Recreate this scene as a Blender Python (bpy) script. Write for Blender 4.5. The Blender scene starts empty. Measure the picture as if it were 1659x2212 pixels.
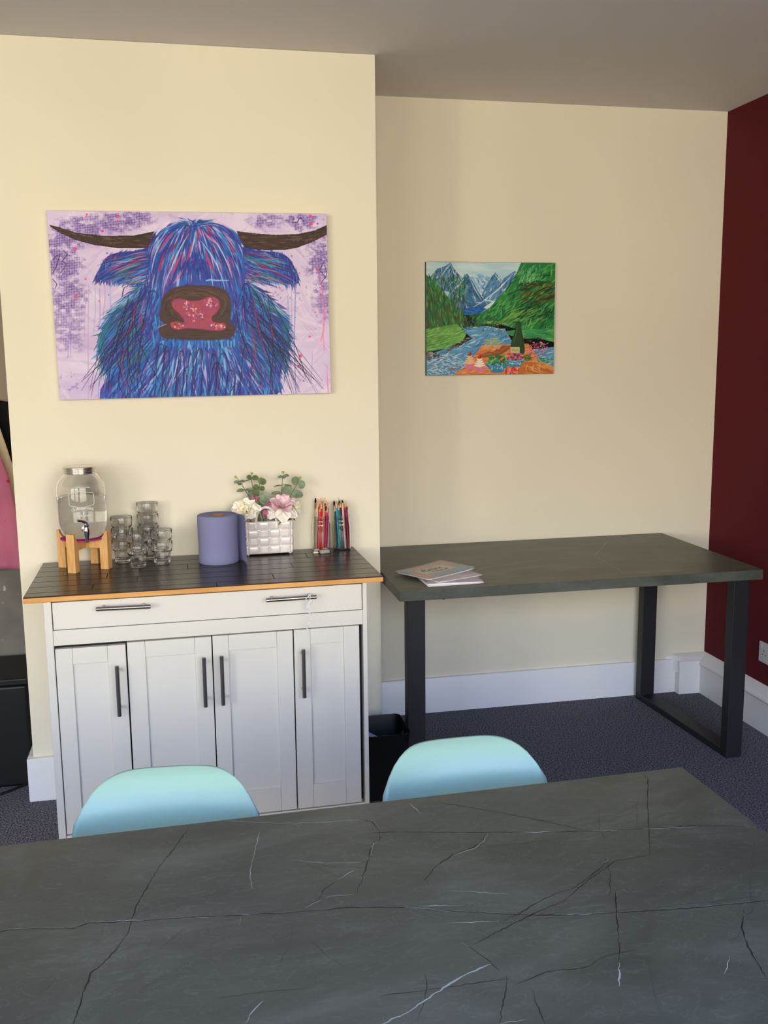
import bpy, bmesh, math, random
import numpy as np
from math import sin, cos, pi, radians, atan2, hypot
from mathutils import Vector, Matrix

# ------------------------------------------------------------------ camera
S = bpy.context.scene
COL = S.collection
F_PX, YAW, PITCH, ROLL = 2090.9, 0.20506, -0.15908, 0.00993
cam_d = bpy.data.cameras.new('camera')
cam_d.sensor_fit = 'HORIZONTAL'; cam_d.sensor_width = 36.0
cam_d.lens = F_PX / 1659 * 36.0
cam_d.clip_start = 0.05
cam = bpy.data.objects.new('camera', cam_d); COL.objects.link(cam); S.camera = cam
_cy, _sy, _cp, _sp, _cr, _sr = cos(YAW), sin(YAW), cos(PITCH), sin(PITCH), cos(ROLL), sin(ROLL)
_X = Vector((_cy, -_sy, 0)); _F = Vector((_sy*_cp, _cy*_cp, _sp)); _Z = Vector((-_sy*_sp, -_cy*_sp, _cp))
_R = _cr*_X - _sr*_Z; _U = _sr*_X + _cr*_Z
m = Matrix((( _R.x, _U.x, -_F.x, -0.6976), (_R.y, _U.y, -_F.y, -3.42879), (_R.z, _U.z, -_F.z, 1.54428), (0, 0, 0, 1)))
cam.matrix_world = m

# ------------------------------------------------------------------ light and exposure
S.view_settings.view_transform = 'Standard'; S.view_settings.look = 'None'
S.view_settings.gamma = 1.0; S.view_settings.use_curve_mapping = False
S.view_settings.exposure = -0.67
SKY = dict(ground=(0.92, 0.84, 0.74), facade=(1.00, 0.92, 0.74), sky=(0.14, 0.38, 1.0),
           facade_k=13.0, ground_k=8.0, sky_k=17.0)
w = bpy.data.worlds.new('street_and_sky'); S.world = w; w.use_nodes = True
nt = w.node_tree; nt.nodes.clear(); N = nt.nodes.new; L = nt.links.new
tc = N('ShaderNodeTexCoord'); sep = N('ShaderNodeSeparateXYZ'); L(tc.outputs['Generated'], sep.inputs[0])
ramp = N('ShaderNodeValToRGB'); L(sep.outputs['Z'], ramp.inputs[0])
def kcol(c, k): return (c[0]*k, c[1]*k, c[2]*k, 1)
e = ramp.color_ramp.elements
ramp.color_ramp.interpolation = 'LINEAR'
e[0].position = 0.0; e[0].color = kcol(SKY['ground'], 1)
e[1].position = 1.0; e[1].color = kcol(SKY['sky'], 1)
# the ramp works on (z+1)/2 so that below the horizon is covered too
mp = N('ShaderNodeMath'); mp.operation = 'MULTIPLY_ADD'; mp.inputs[1].default_value = 0.5; mp.inputs[2].default_value = 0.5
L(sep.outputs['Z'], mp.inputs[0]); L(mp.outputs[0], ramp.inputs[0])
def zpos(deg): return (sin(radians(deg)) + 1) / 2
FK = SKY['facade_k']
for pos, c in ((zpos(-20), kcol(SKY['ground'], SKY['ground_k']/FK)), (zpos(-10), kcol(SKY['facade'], 1.15)),
               (zpos(0), kcol(SKY['facade'], 1.0)), (zpos(7.5), kcol(SKY['facade'], .9)),
               (zpos(10.5), kcol((.95, .96, 1.0), 1.6)), (zpos(17), kcol((.78, .87, 1.0), 1.7)), (zpos(25), kcol(SKY['sky'], 1.9)), (zpos(45), kcol(SKY['sky'], 2.1))):
    el = e.new(pos); el.color = c
e[0].color = kcol(SKY['ground'], SKY['ground_k']/FK); e[len(e)-1].color = kcol(SKY['sky'], .8*SKY['sky_k']/FK)
bg = N('ShaderNodeBackground'); bg.inputs[1].default_value = FK; L(ramp.outputs[0], bg.inputs[0])
ow = N('ShaderNodeOutputWorld'); L(bg.outputs[0], ow.inputs[0])
try: w.cycles.sampling_method = 'MANUAL'; w.cycles.sample_map_resolution = 512
except Exception: pass
S.cycles.max_bounces = 40; S.cycles.diffuse_bounces = 6; S.cycles.transmission_bounces = 40; S.cycles.glossy_bounces = 8
S.cycles.sample_clamp_indirect = 6.0
# openings of the window side of the room (behind the camera) and of the left side: x0, x1, z0, z1
YW, XL, XR, YA, HC = -4.3, -5.4, 1.63682, 0.51783, 2.56047
BACK_WIN = [(-1.15, 1.30, 0.70, 2.42), (-2.75, -1.65, 0.70, 2.42), (-4.85, -3.10, 0.70, 2.42)]
LEFT_WIN = []          # y0, y1, z0, z1
def portal(name, loc, rot, sx, sz):
    l = bpy.data.lights.new(name, 'AREA'); l.shape = 'RECTANGLE'; l.size = sx; l.size_y = sz
    l.cycles.is_portal = True
    o = bpy.data.objects.new(name, l); COL.objects.link(o); o.location = loc; o.rotation_euler = rot
for x0, x1, z0, z1 in BACK_WIN: portal('window_daylight', ((x0+x1)/2, YW-.02, (z0+z1)/2), (pi/2, 0, 0), x1-x0, z1-z0)
for y0, y1, z0, z1 in LEFT_WIN: portal('window_daylight', (XL-.02, (y0+y1)/2, (z0+z1)/2), (pi/2, 0, -pi/2), y1-y0, z1-z0)
# afternoon sun thrown back by panes across the street, entering through the window furthest left
g = bpy.data.lights.new('reflected_sun', 'SPOT'); g.energy = 620; g.color = (1.0, .90, .68); g.shadow_soft_size = .16
g.spot_size = radians(40); g.spot_blend = .9
go = bpy.data.objects.new('reflected_sun', g); COL.objects.link(go)
go.location = (-7.4, -8.5, 1.80); _t = Vector((0.0, 0, 1.45))
go.rotation_euler = (_t - go.location).to_track_quat('-Z', 'Y').to_euler()

# ------------------------------------------------------------------ helpers
def lin(c):
    c = max(0., c)
    return c/12.92 if c <= .04045 else ((c+.055)/1.055)**2.4
def rgb(r, g, b): return (lin(r/255), lin(g/255), lin(b/255), 1)
class MB:
    def __init__(s): s.v = []; s.f = []; s.m = []; s.s = []
    def add(s, vs, fs, m=0, sm=False, mtx=None):
        b = len(s.v)
        s.v += [tuple(mtx @ Vector(v)) for v in vs] if mtx is not None else [tuple(v) for v in vs]
        for f in fs: s.f.append([b+i for i in f]); s.m.append(m); s.s.append(sm)
        return s
    def box(s, x0, x1, y0, y1, z0, z1, m=0, mtx=None):
        vs = [(x, y, z) for z in (z0, z1) for y in (y0, y1) for x in (x0, x1)]
        return s.add(vs, [(0,2,3,1), (4,5,7,6), (0,1,5,4), (2,6,7,3), (0,4,6,2), (1,3,7,5)], m, False, mtx)
    def prism(s, poly, z0, z1, m=0, sm=False, mtx=None):
        n = len(poly); vs = [(x, y, z0) for x, y in poly] + [(x, y, z1) for x, y in poly]
        fs = [tuple(range(n))[::-1], tuple(range(n, 2*n))]
        s.add(vs, fs, m, False, mtx); b = len(s.v) - 2*n
        for i in range(n):
            j = (i+1) % n; s.f.append([b+i, b+j, b+n+j, b+n+i]); s.m.append(m); s.s.append(sm)
        return s
    def lathe(s, prof, n=32, m=0, mtx=None, cap0=True, cap1=True, closed=False, rf=None):
        vs = []
        for r, z in prof:
            for i in range(n):
                a = 2*pi*i/n; q = r*(rf(a, z) if rf else 1); vs.append((q*cos(a), q*sin(a), z))
        fs = []; k = len(prof)
        for j in range(k if closed else k-1):
            for i in range(n):
                a, b = j*n+i, j*n+(i+1) % n; jn = (j+1) % k
                fs.append((a, b, jn*n+(i+1) % n, jn*n+i))
        if not closed and cap0: fs.append(tuple(range(n))[::-1])
        if not closed and cap1: fs.append(tuple(range((k-1)*n, k*n)))
        return s.add(vs, fs, m, True, mtx)
    def tube(s, pts, r, n=10, m=0, mtx=None, cap=True):
        pts = [Vector(p) for p in pts]; k = len(pts); rr = r if isinstance(r, (list, tuple)) else [r]*k
        t0 = (pts[1]-pts[0]).normalized(); u = t0.orthogonal().normalized(); vs = []
        for i, p in enumerate(pts):
            t = ((pts[min(i+1, k-1)]-pts[max(i-1, 0)])).normalized()
            u = (u - t*u.dot(t)).normalized(); v = t.cross(u)
            for q in range(n):
                a = 2*pi*q/n; vs.append(p + (u*cos(a)+v*sin(a))*rr[i])
        fs = [(j*n+i, j*n+(i+1) % n, (j+1)*n+(i+1) % n, (j+1)*n+i) for j in range(k-1) for i in range(n)]
        if cap: fs += [tuple(range(n))[::-1], tuple(range((k-1)*n, k*n))]
        return s.add(vs, fs, m, True, mtx)
    def grid(s, fn, nu, nv, m=0, sm=True, mtx=None, wrap=False):
        vs = [fn(i/(nu-1), j/(nv-1)) for j in range(nv) for i in range(nu)]
        fs = [(j*nu+i, j*nu+i+1, (j+1)*nu+i+1, (j+1)*nu+i) for j in range(nv-1) for i in range(nu-1)]
        return s.add(vs, fs, m, sm, mtx)
    def sphere(s, c, r, n=12, m=0, mtx=None, sc=(1, 1, 1)):
        prof = [(max(1e-5, sin(pi*i/(n//2+2))), -cos(pi*i/(n//2+2))) for i in range(n//2+3)]
        M = Matrix.Translation(c) @ Matrix.Diagonal((r*sc[0], r*sc[1], r*sc[2], 1))
        return s.lathe(prof, n, m, (mtx @ M) if mtx is not None else M, False, False)
    def build(s, name, mats, parent=None, bevel=0, seg=2, solid=0, sub=0, angle=40, off=-1):
        me = bpy.data.meshes.new(name); me.from_pydata(s.v, [], s.f)
        for mt in (mats if isinstance(mats, (list, tuple)) else [mats]): me.materials.append(mt)
        me.polygons.foreach_set('material_index', s.m)
        me.polygons.foreach_set('use_smooth', s.s if not bevel else [True]*len(s.s))
        me.validate(); me.update()
        try: me.set_sharp_from_angle(angle=radians(angle))
        except Exception: pass
        o = bpy.data.objects.new(name, me); COL.objects.link(o)
        if parent is not None: o.parent = parent
        if solid: md = o.modifiers.new('thickness', 'SOLIDIFY'); md.thickness = solid; md.offset = off
        if bevel:
            md = o.modifiers.new('edge', 'BEVEL'); md.width = bevel; md.segments = seg; md.limit_method = 'ANGLE'; md.angle_limit = radians(35)
            md.harden_normals = True
        if sub: md = o.modifiers.new('smooth', 'SUBSURF'); md.levels = sub; md.render_levels = sub
        return o
def tag(o, label=None, cat=None, group=None, kind=None):
    if label: o['label'] = label
    if cat: o['category'] = cat
    if group: o['group'] = group
    if kind: o['kind'] = kind
    return o
def thing(name, label, cat, loc=(0, 0, 0), rz=0, group=None):
    o = bpy.data.objects.new(name, None); COL.objects.link(o); o.empty_display_size = .05
    o.location = loc; o.rotation_euler = (0, 0, rz); return tag(o, label, cat, group)
def struct(name, mb, mats, **k):
    return tag(mb.build(name, mats, **k), kind='structure')
def copy_tree(o, parent=None):
    c = o.copy(); COL.objects.link(c)
    if parent is not None: c.parent = parent
    for ch in list(o.children): copy_tree(ch, c)
    return c

# ------------------------------------------------------------------ materials
def mat(name, col, rough=.6, metal=0, spec=.5, bump=0, bscale=200, vary=0, vscale=3, col2=None, coat=0, trans=0, ior=1.45, sheen=0, coord='Object', stretch=None, detail=3, coat_rough=.1, sss=0, thr=None):
    m = bpy.data.materials.new(name); m.use_nodes = True; nt = m.node_tree; b = nt.nodes['Principled BSDF']
    N, L = nt.nodes.new, nt.links.new
    b.inputs['Base Color'].default_value = col; b.inputs['Roughness'].default_value = rough
    b.inputs['Metallic'].default_value = metal; b.inputs['Specular IOR Level'].default_value = spec
    b.inputs['IOR'].default_value = ior; b.inputs['Transmission Weight'].default_value = trans
    b.inputs['Coat Weight'].default_value = coat; b.inputs['Coat Roughness'].default_value = coat_rough
    b.inputs['Sheen Weight'].default_value = sheen
    if sss: b.inputs['Subsurface Weight'].default_value = sss; b.inputs['Subsurface Radius'].default_value = (.01, .006, .005); b.inputs['Subsurface Scale'].default_value = .5
    tcn = N('ShaderNodeTexCoord'); mp = N('ShaderNodeMapping'); L(tcn.outputs[coord], mp.inputs[0])
    if stretch: mp.inputs['Scale'].default_value = stretch
    if col2 is not None:
        n = N('ShaderNodeTexNoise'); n.inputs['Scale'].default_value = vscale; n.inputs['Detail'].default_value = detail; L(mp.outputs[0], n.inputs[0])
        r = N('ShaderNodeValToRGB'); L(n.outputs[0], r.inputs[0]); a, c = thr or (.35, .65)
        r.color_ramp.elements[0].position = a; r.color_ramp.elements[1].position = c
        r.color_ramp.elements[0].color = col; r.color_ramp.elements[1].color = col2; L(r.outputs[0], b.inputs['Base Color'])
    if bump:
        n = N('ShaderNodeTexNoise'); n.inputs['Scale'].default_value = bscale; n.inputs['Detail'].default_value = 4; L(mp.outputs[0], n.inputs[0])
        bp = N('ShaderNodeBump'); bp.inputs['Strength'].default_value = bump; bp.inputs['Distance'].default_value = .002
        L(n.outputs[0], bp.inputs['Height']); L(bp.outputs[0], b.inputs['Normal'])
    return m
def paint_mat(name, rough=.45, bump=.25):
    m = bpy.data.materials.new(name); m.use_nodes = True; nt = m.node_tree; b = nt.nodes['Principled BSDF']
    a = nt.nodes.new('ShaderNodeVertexColor'); a.layer_name = 'pigment'
    nt.links.new(a.outputs[0], b.inputs['Base Color']); b.inputs['Roughness'].default_value = rough; b.inputs['Specular IOR Level'].default_value = .18
    tcn = nt.nodes.new('ShaderNodeTexCoord'); n = nt.nodes.new('ShaderNodeTexNoise'); n.inputs['Scale'].default_value = 350
    bp = nt.nodes.new('ShaderNodeBump'); bp.inputs['Strength'].default_value = bump; bp.inputs['Distance'].default_value = .001
    nt.links.new(tcn.outputs['Object'], n.inputs[0]); nt.links.new(n.outputs[0], bp.inputs['Height']); nt.links.new(bp.outputs[0], b.inputs['Normal'])
    return m
def wood(name, c1, c2, scale=6, stretch=(1, 12, 12), rough=.45, coat=0):
    return mat(name, c1, rough, col2=c2, vscale=scale, stretch=stretch, detail=6, coat=coat, bump=.08, bscale=60)
M = {}
M['wall'] = mat('cream_wall_paint', rgb(232, 224, 200), .75, bump=.12, bscale=180, col2=rgb(229, 221, 198), vscale=1.5)
M['ceiling'] = mat('ceiling_paint', rgb(216, 211, 205), .9, bump=.1, bscale=90)
M['red'] = mat('maroon_wall_paint', rgb(94, 25, 35), .7, spec=.15, bump=.1, bscale=150, col2=rgb(88, 25, 32), vscale=2)
M['skirting'] = mat('white_gloss_trim', rgb(234, 233, 230), .35, bump=.05, bscale=40)
M['carpet'] = mat('charcoal_carpet', rgb(34, 35, 40), .97, spec=.1, bump=.8, bscale=330, col2=rgb(150, 150, 158), vscale=190, detail=5, thr=(.36, .72))
M['cab'] = mat('cream_cabinet_paint', rgb(216, 211, 198), .42, bump=.06, bscale=60, col2=rgb(212, 207, 195), vscale=3)
M['gap'] = mat('gap_shade_and_seams', rgb(40, 36, 34), .8)  # dark tone for the shade sheet behind the doors and the plank seams
M['plank'] = wood('black_brown_stained_plank', rgb(27, 23, 22), rgb(43, 37, 34), 5, (1, 14, 14), .25)
M['oak'] = wood('orange_pine_edge', rgb(204, 140, 66), rgb(222, 164, 92), 5, (1, 16, 16), .4)
M['bamboo'] = wood('bamboo', rgb(206, 150, 84), rgb(224, 176, 112), 8, (14, 14, 1.5), .42)
M['steel'] = mat('brushed_steel', rgb(150, 144, 138), .28, metal=1)
M['chrome'] = mat('chrome', rgb(220, 220, 222), .07, metal=1)
M['lid'] = mat('pale_metal_lid', rgb(214, 210, 202), .25, metal=1)
M['glass'] = mat('clear_glass', (1, 1, 1, 1), .0, trans=1, ior=1.45)
M['glass_thick'] = mat('tumbler_glass', (1, 1, 1, 1), .0, trans=1, ior=1.43)
M['water'] = mat('water', (.99, 1, .995, 1), .0, trans=1, ior=1.33)
M['marble'] = None
M['black_metal'] = mat('black_powder_coat', rgb(30, 30, 33), .5, bump=.1, bscale=500)
M['mint'] = mat('mint_plastic', rgb(156, 190, 170), .30, bump=.12, bscale=700)
M['beech'] = wood('beech', rgb(196, 160, 112), rgb(210, 178, 130), 6, (12, 12, 1), .5)
M['bin'] = mat('black_plastic', rgb(9, 9, 10), .45)
M['blue_paper'] = mat('blue_tissue', rgb(128, 129, 164), .95, spec=.1, bump=.5, bscale=120)
M['core'] = mat('brown_card', rgb(160, 122, 86), .9)
M['ceramic'] = mat('white_glazed_ceramic', rgb(226, 216, 210), .12, spec=.6, coat=.5, coat_rough=.04)
M['white_petal'] = mat('white_silk_petal', rgb(250, 247, 238), .7, col2=rgb(243, 238, 222), vscale=40, sheen=.2)
M['cream_petal'] = mat('cream_silk_petal', rgb(246, 239, 210), .7, sheen=.2)
M['pink_petal'] = mat('pale_pink_silk_petal', rgb(236, 190, 204), .7, col2=rgb(250, 226, 230), vscale=50, sheen=.2)
M['rose'] = mat('dusky_pink_floret', rgb(196, 98, 140), .7, col2=rgb(228, 150, 180), vscale=90)
M['leaf'] = mat('grey_green_leaf', rgb(98, 118, 88), .6, col2=rgb(134, 152, 122), vscale=60)
M['leaf_dark'] = mat('olive_leaf', rgb(82, 100, 60), .6, col2=rgb(106, 122, 78), vscale=60)
M['bud'] = mat('lime_bud', rgb(178, 184, 70), .6)
M['stem'] = mat('green_stem', rgb(92, 100, 60), .6)
M['foam'] = mat('dark_green_foam', rgb(28, 44, 34), .95, bump=.6, bscale=120)
M['magenta'] = mat('magenta_felt', rgb(186, 44, 124), .95, bump=.3, bscale=300)
M['rubber'] = mat('worn_grey_eraser', rgb(176, 166, 158), .85, col2=rgb(150, 140, 134), vscale=60)
M['rubber_white'] = mat('cream_eraser', rgb(226, 216, 190), .8)
M['pencil_wood'] = mat('bare_pencil_wood', rgb(222, 176, 130), .7)
M['paper'] = mat('white_paper', rgb(226, 224, 226), .7)
M['plastic_white'] = mat('white_plastic', rgb(196, 194, 194), .35)
M['hole'] = mat('black_socket_hole', rgb(20, 20, 20), .7)
M['black_cloth'] = mat('black_cloth', rgb(14, 14, 16), .95, bump=.3, bscale=300)
M['bag'] = mat('blue_bag', rgb(150, 168, 226), .4)
M['frame_white'] = mat('window_frame_white', rgb(226, 226, 224), .4)
# ------------------------------------------------------------------ room shell
T = .12
def wall_with_holes(x0, x1, z0, z1, holes, fn):
    """wall slab made of blocks around rectangular openings; fn(mb, a0, a1, b0, b1) adds one block"""
    mb = MB(); xs = sorted({x0, x1, *[h[0] for h in holes], *[h[1] for h in holes]})
    for a, b in zip(xs, xs[1:]):
        hh = [h for h in holes if h[0] <= a+1e-6 and h[1] >= b-1e-6]
        if not hh: fn(mb, a, b, z0, z1)
        else: fn(mb, a, b, z0, hh[0][2]); fn(mb, a, b, hh[0][3], z1)
    return mb
struct('floor', MB().box(XL-T, XR+T, YW-T, YA+T, -.1, 0), M['carpet'])
struct('ceiling', MB().box(XL-T, XR+T, YW-T, YA+T, HC, HC+.1), M['ceiling'])
struct('wall_back', MB().box(XL-T, XR+T, YA, YA+T, 0, HC), M['wall'])
struct('wall_right', MB().box(XR, XR+T, YW-T, YA, 0, HC), M['red'])
struct('wall_chimney', MB().box(-1.25969, 0, 0, YA-.0005, 0, HC-.0005), M['wall'], bevel=.002)
struct('wall_front', wall_with_holes(XL-T, XR, 0, HC, BACK_WIN, lambda mb, a, b, c, d: mb.box(a, b, YW-T, YW, c, d)), M['wall'])
struct('wall_left', wall_with_holes(YW, YA, 0, HC, LEFT_WIN, lambda mb, a, b, c, d: mb.box(XL-T, XL, a, b, c, d)), M['wall'])
n_ = 1
for x0, x1, z0, z1 in BACK_WIN:
    mb = MB(); y0, y1 = YW-.09, YW-.04
    mb.box(x0, x0+.05, y0, y1, z0, z1); mb.box(x1-.05, x1, y0, y1, z0, z1); mb.box(x0+.05, x1-.05, y0, y1, z0, z0+.05); mb.box(x0+.05, x1-.05, y0, y1, z1-.05, z1)
    for q in (.36, .70): xm = x0+(x1-x0)*q; mb.box(xm-.022, xm+.022, y0, y1, z0+.05, z1-.05)
    struct('window_%d' % n_, mb, M['frame_white']); n_ += 1
for a0, a1, z0, z1 in LEFT_WIN:
    mb = MB(); y0, y1 = XL-.09, XL-.04
    mb.box(y0, y1, a0, a0+.04, z0, z1); mb.box(y0, y1, a1-.04, a1, z0, z1); mb.box(y0, y1, a0+.04, a1-.04, z0, z0+.04); mb.box(y0, y1, a0+.04, a1-.04, z1-.04, z1)
    struct('window_%d' % n_, mb, M['frame_white']); n_ += 1
# skirting boards
def ext(profile, p0, p1, nrm):
    """extrude a (offset from wall, height) profile from p0 to p1, offset along nrm"""
    mb = MB(); p0 = Vector((*p0, 0)); p1 = Vector((*p1, 0)); n = Vector((*nrm, 0)); k = len(profile)
    vs = [p + n*o + Vector((0, 0, z)) for p in (p0, p1) for o, z in profile]
    fs = [(i, (i+1) % k, k+(i+1) % k, k+i) for i in range(k)] + [tuple(range(k))[::-1], tuple(range(k, 2*k))]
    mb.add(vs, fs); return mb
plain = [(0, 0), (.018, 0), (.018, .150), (.014, .156), (0, .156)]
struct('baseboard_back', ext(plain, (0.001, YA), (1.484, YA), (0, -1)), M['skirting'])
mbc = MB(); mbc.box(-1.279, 0, -.02, 0, 0, .160); mbc.box(-1.279, -1.2597, 0, YA-.001, 0, .160)
struct('baseboard_chimney', mbc, M['skirting'], bevel=.003)
struct('baseboard_alcove', ext(plain, (XL, YA), (-1.28, YA), (0, -1)), M['skirting'])
prof = [(0, 0), (.049, 0), (.049, .132), (.054, .135), (.058, .141), (.057, .149), (.051, .155), (.046, .158), (.003, .179), (0, .179)]
struct('baseboard_right', ext(prof, (XR, YW), (XR, YA), (-1, 0)), M['skirting'], angle=25)
struct('baseboard_left', ext(plain, (XL, YW), (XL, YA), (1, 0)), M['skirting'])
# boxed corner of the skirting, with a rounded shoulder and a small cap
mb = MB(); mb.box(1.485, XR-.048, .462, YA-.0005, 0, .142); mb.box(1.479, XR-.054, .456, .470, .142, .1565)
mb.box(1.485, XR-.048, .470, YA-.0005, .142, .1565)
low = [(1.440, .5172, .156), (1.462, .508, .155), (1.478, .494, .1555), (1.483, .478, .156), (1.484, .462, .1565), (1.53, .461, .1565), (1.592, .461, .1565), (1.636, .461, .1575)]
upp = [(1.446, .5175, .163), (1.452, .5175, .169), (1.460, .5175, .174), (1.472, .5175, .177), (1.49, .5175, .178), (1.53, .5175, .178), (1.592, .5175, .178), (1.636, .5175, .178)]
vs = []; fs = []
for j in range(5):
    t = j/4; bl = .006*sin(pi*t)
    for a, b in zip(low, upp): vs.append((a[0]+(b[0]-a[0])*t, a[1]+(b[1]-a[1])*t-bl*.3, a[2]+(b[2]-a[2])*t+bl))
k = len(low)
for j in range(4):
    for i in range(k-1): fs.append((j*k+i, j*k+i+1, (j+1)*k+i+1, (j+1)*k+i))
mb.add(vs, fs, 0, True)
mb.prism([(1.440, YA-.0005), (1.462, .508), (1.478, .494), (1.485, .478), (1.485, YA-.0005)], .1, .1562)
struct('trim_1', mb, M['skirting'], angle=50)
# alcove left of the chimney breast is part of wall_back

# ------------------------------------------------------------------ sideboard
R = .01667
cab = thing('sideboard', 'cream painted sideboard with dark plank top standing against the chimney breast', 'sideboard', (0, 0, 0), R)
XA, XB, YF, ZT = -1.1267, -.1532, -.4918, .8414
mb = MB()
mb.box(XA, XA+.022, YF, -.006, 0, ZT); mb.box(XB-.014, XB, YF, -.006, 0, ZT)          # sides
mb.box(XA+.022, XB-.014, -.02, -.006, 0, ZT)                                         # back
mb.box(XA+.022, XB-.014, YF+.003, YF+.022, .704, .751)                               # rail
mb.box(XA+.022, XB-.014, YF+.004, YF+.022, 0, .100)                                  # plinth
mb.box(XA+.022, XB-.014, YF+.03, -.021, .08, .10)                                    # floor of the unit
mb.build('carcass', M['cab'], cab, bevel=.0015)
MB().box(XA+.023, XB-.015, YF+.035, YF+.04, .101, .703).build('door_gap_shade', M['gap'], cab)  # thin dark sheet added behind the doors, standing for shade in the gaps
dr = MB().box(XA+.0245, XB-.0165, YF+.002, YF+.022, .7535, .8365).build('drawer', M['cab'], cab, bevel=.0012)
def bar_handle(name, p0, p1, parent):
    p0, p1 = Vector(p0), Vector(p1); d = (p1-p0).normalized()
    mb = MB(); r = .0062
    mb.tube([p0, p0+d*.001, p1-d*.001, p1], [r*.8, r, r, r*.8], 16)
    for q in (p0+d*.020, p1-d*.020):
        mb.tube([q, q+Vector((0, .035, 0))], .0048, 12)
    return mb.build(name, M['steel'], parent, angle=50)
def rz(x, y):            # world -> sideboard frame
    return (x*cos(R)+y*sin(R), -x*sin(R)+y*cos(R))
HY = YF-.032
bar_handle('handle', (-.976, HY, .8175), (-.819, HY, .8150), dr)
bar_handle('handle', (-.475, HY, .8110), (-.319, HY, .8120), dr)
doors = [(-1.1000, -.8905, .6935, .0480, .0530, 'r', 0), (-.8860, -.6345, .6990, .0525, .0510, 'r', 0),
         (-.6310, -.3830, .7000, .0480, .0500, 'l', 0), (-.3790, -.1705, .7010, .0510, .0500, 'l', 0)]
for x0, x1, zt, sl, sr, hs, _ in doors:
    x0 -= .009; x1 -= .009; x0 = max(x0, XA+.0245); zb = .1045
    d = MB()
    d.box(x0, x0+sl, YF+.003, YF+.022, zb, zt); d.box(x1-sr, x1, YF+.003, YF+.022, zb, zt)
    d.box(x0+sl+.0004, x1-sr-.0004, YF+.003, YF+.022, zt-.050, zt); d.box(x0+sl+.0004, x1-sr-.0004, YF+.003, YF+.022, zb, zb+.078)
    do = d.build('door', M['cab'], cab, bevel=.0011)
    MB().box(x0+sl-.004, x1-sr+.004, YF+.010, YF+.016, zb+.070, zt-.044).build('recessed_panel', M['cab'], do)
    hx = x1 - .026 if hs == 'r' else x0 + .024
    bar_handle('handle', (hx, HY, zt-.212), (hx, HY, zt-.054), do)
# top: seven dark planks over a pine board
WX0, WX1, WY0, WY1, WZ = -1.1813, -.1014, -.503, .000, .8605
mb = MB().box(WX0, WX1, WY0, WY1, ZT+.0002, WZ-.0035)
top = mb.build('top_board', M['oak'], cab, bevel=.0025); 
mb = MB(); ys = [WY0+.001, -.452, -.378, -.304, -.230, -.156, -.082, WY1-.001]
cuts = [[-.62], [-.99, -.44], [-.86], [-.955, -.36], [-.70], [-.55, -.29], [-.80]]
for k in range(7):
    xs = [WX0+.001] + cuts[k] + [WX1-.001]
    for a, b in zip(xs, xs[1:]):
        mb.box(a+.0007, b-.0007, ys[k]+.0011, ys[k+1]-.0011, WZ-.0034, WZ)
mb.build('planks', M['plank'], cab, bevel=.0012)
MB().box(WX0+.002, WX1-.002, WY0+.002, WY1-.002, WZ-.0036, WZ-.0026).build('seams', M['gap'], cab)

# white ring-pull string tied round the right drawer handle
random.seed(4)
st = []
zz = .812
for i in range(26):
    t = i/25; st.append((-.345+.004*sin(i*2.1)+.006*sin(i*.5), HY-.008+.004*cos(i*1.7), .822-.115*t))
mb = MB().tube(st, .0016, 6)
mb.tube([(-.345+.010*cos(a*2*pi/14), HY+.011*sin(a*2*pi/14)*.9, .8125+.010*cos(a*2*pi/14+.6)) for a in range(15)], .0013, 6)
mb.tube([(-.352, HY-.008, .796), (-.344, HY-.010, .790), (-.336, HY-.008, .795), (-.344, HY-.011, .787), (-.350, HY-.009, .783)], .0014, 6)
s_o = mb.build('string', M['paper']); s_o.rotation_euler.z = R
tag(s_o, 'thin white string knotted round the right drawer handle of the sideboard', 'string')

# ------------------------------------------------------------------ stone-look tables
def marble_mat():
    m = bpy.data.materials.new('grey_green_stone_laminate'); m.use_nodes = True; nt = m.node_tree; b = nt.nodes['Principled BSDF']
    N, L = nt.nodes.new, nt.links.new
    tcn = N('ShaderNodeTexCoord'); mp = N('ShaderNodeMapping'); mp.inputs['Scale'].default_value = (1.0, 2.2, 1.6); mp.inputs['Rotation'].default_value = (0, 0, .12); L(tcn.outputs['Object'], mp.inputs[0])
    n = N('ShaderNodeTexNoise'); n.inputs['Scale'].default_value = 2.6; n.inputs['Detail'].default_value = 7; n.inputs['Roughness'].default_value = .62; n.inputs['Distortion'].default_value = 1.2; L(mp.outputs[0], n.inputs[0])
    r = N('ShaderNodeValToRGB'); L(n.outputs[0], r.inputs[0]); el = r.color_ramp.elements
    el[0].position = .28; el[0].color = rgb(61, 64, 57); el[1].position = .76; el[1].color = rgb(94, 98, 88)
    x = el.new(.5); x.color = rgb(74, 78, 69)
    n2 = N('ShaderNodeTexNoise'); n2.inputs['Scale'].default_value = 9; n2.inputs['Detail'].default_value = 5; n2.inputs['Distortion'].default_value = 2.5; L(mp.outputs[0], n2.inputs[0])
    r2 = N('ShaderNodeValToRGB'); L(n2.outputs[0], r2.inputs[0]); r2.color_ramp.elements[0].position = .485; r2.color_ramp.elements[0].color = (0, 0, 0, 1)
    y = r2.color_ramp.elements.new(.5); y.color = (.22, .22, .22, 1); r2.color_ramp.elements[2].position = .515; r2.color_ramp.elements[2].color = (0, 0, 0, 1)
    mx = N('ShaderNodeMix'); mx.data_type = 'RGBA'; L(r2.outputs[0], mx.inputs[0]); L(r.outputs[0], mx.inputs[6]); mx.inputs[7].default_value = rgb(118, 126, 118)
    L(mx.outputs[2], b.inputs['Base Color']); b.inputs['Roughness'].default_value = .40; b.inputs['Specular IOR Level'].default_value = .4
    return m
M['marble'] = marble_mat()
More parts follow.
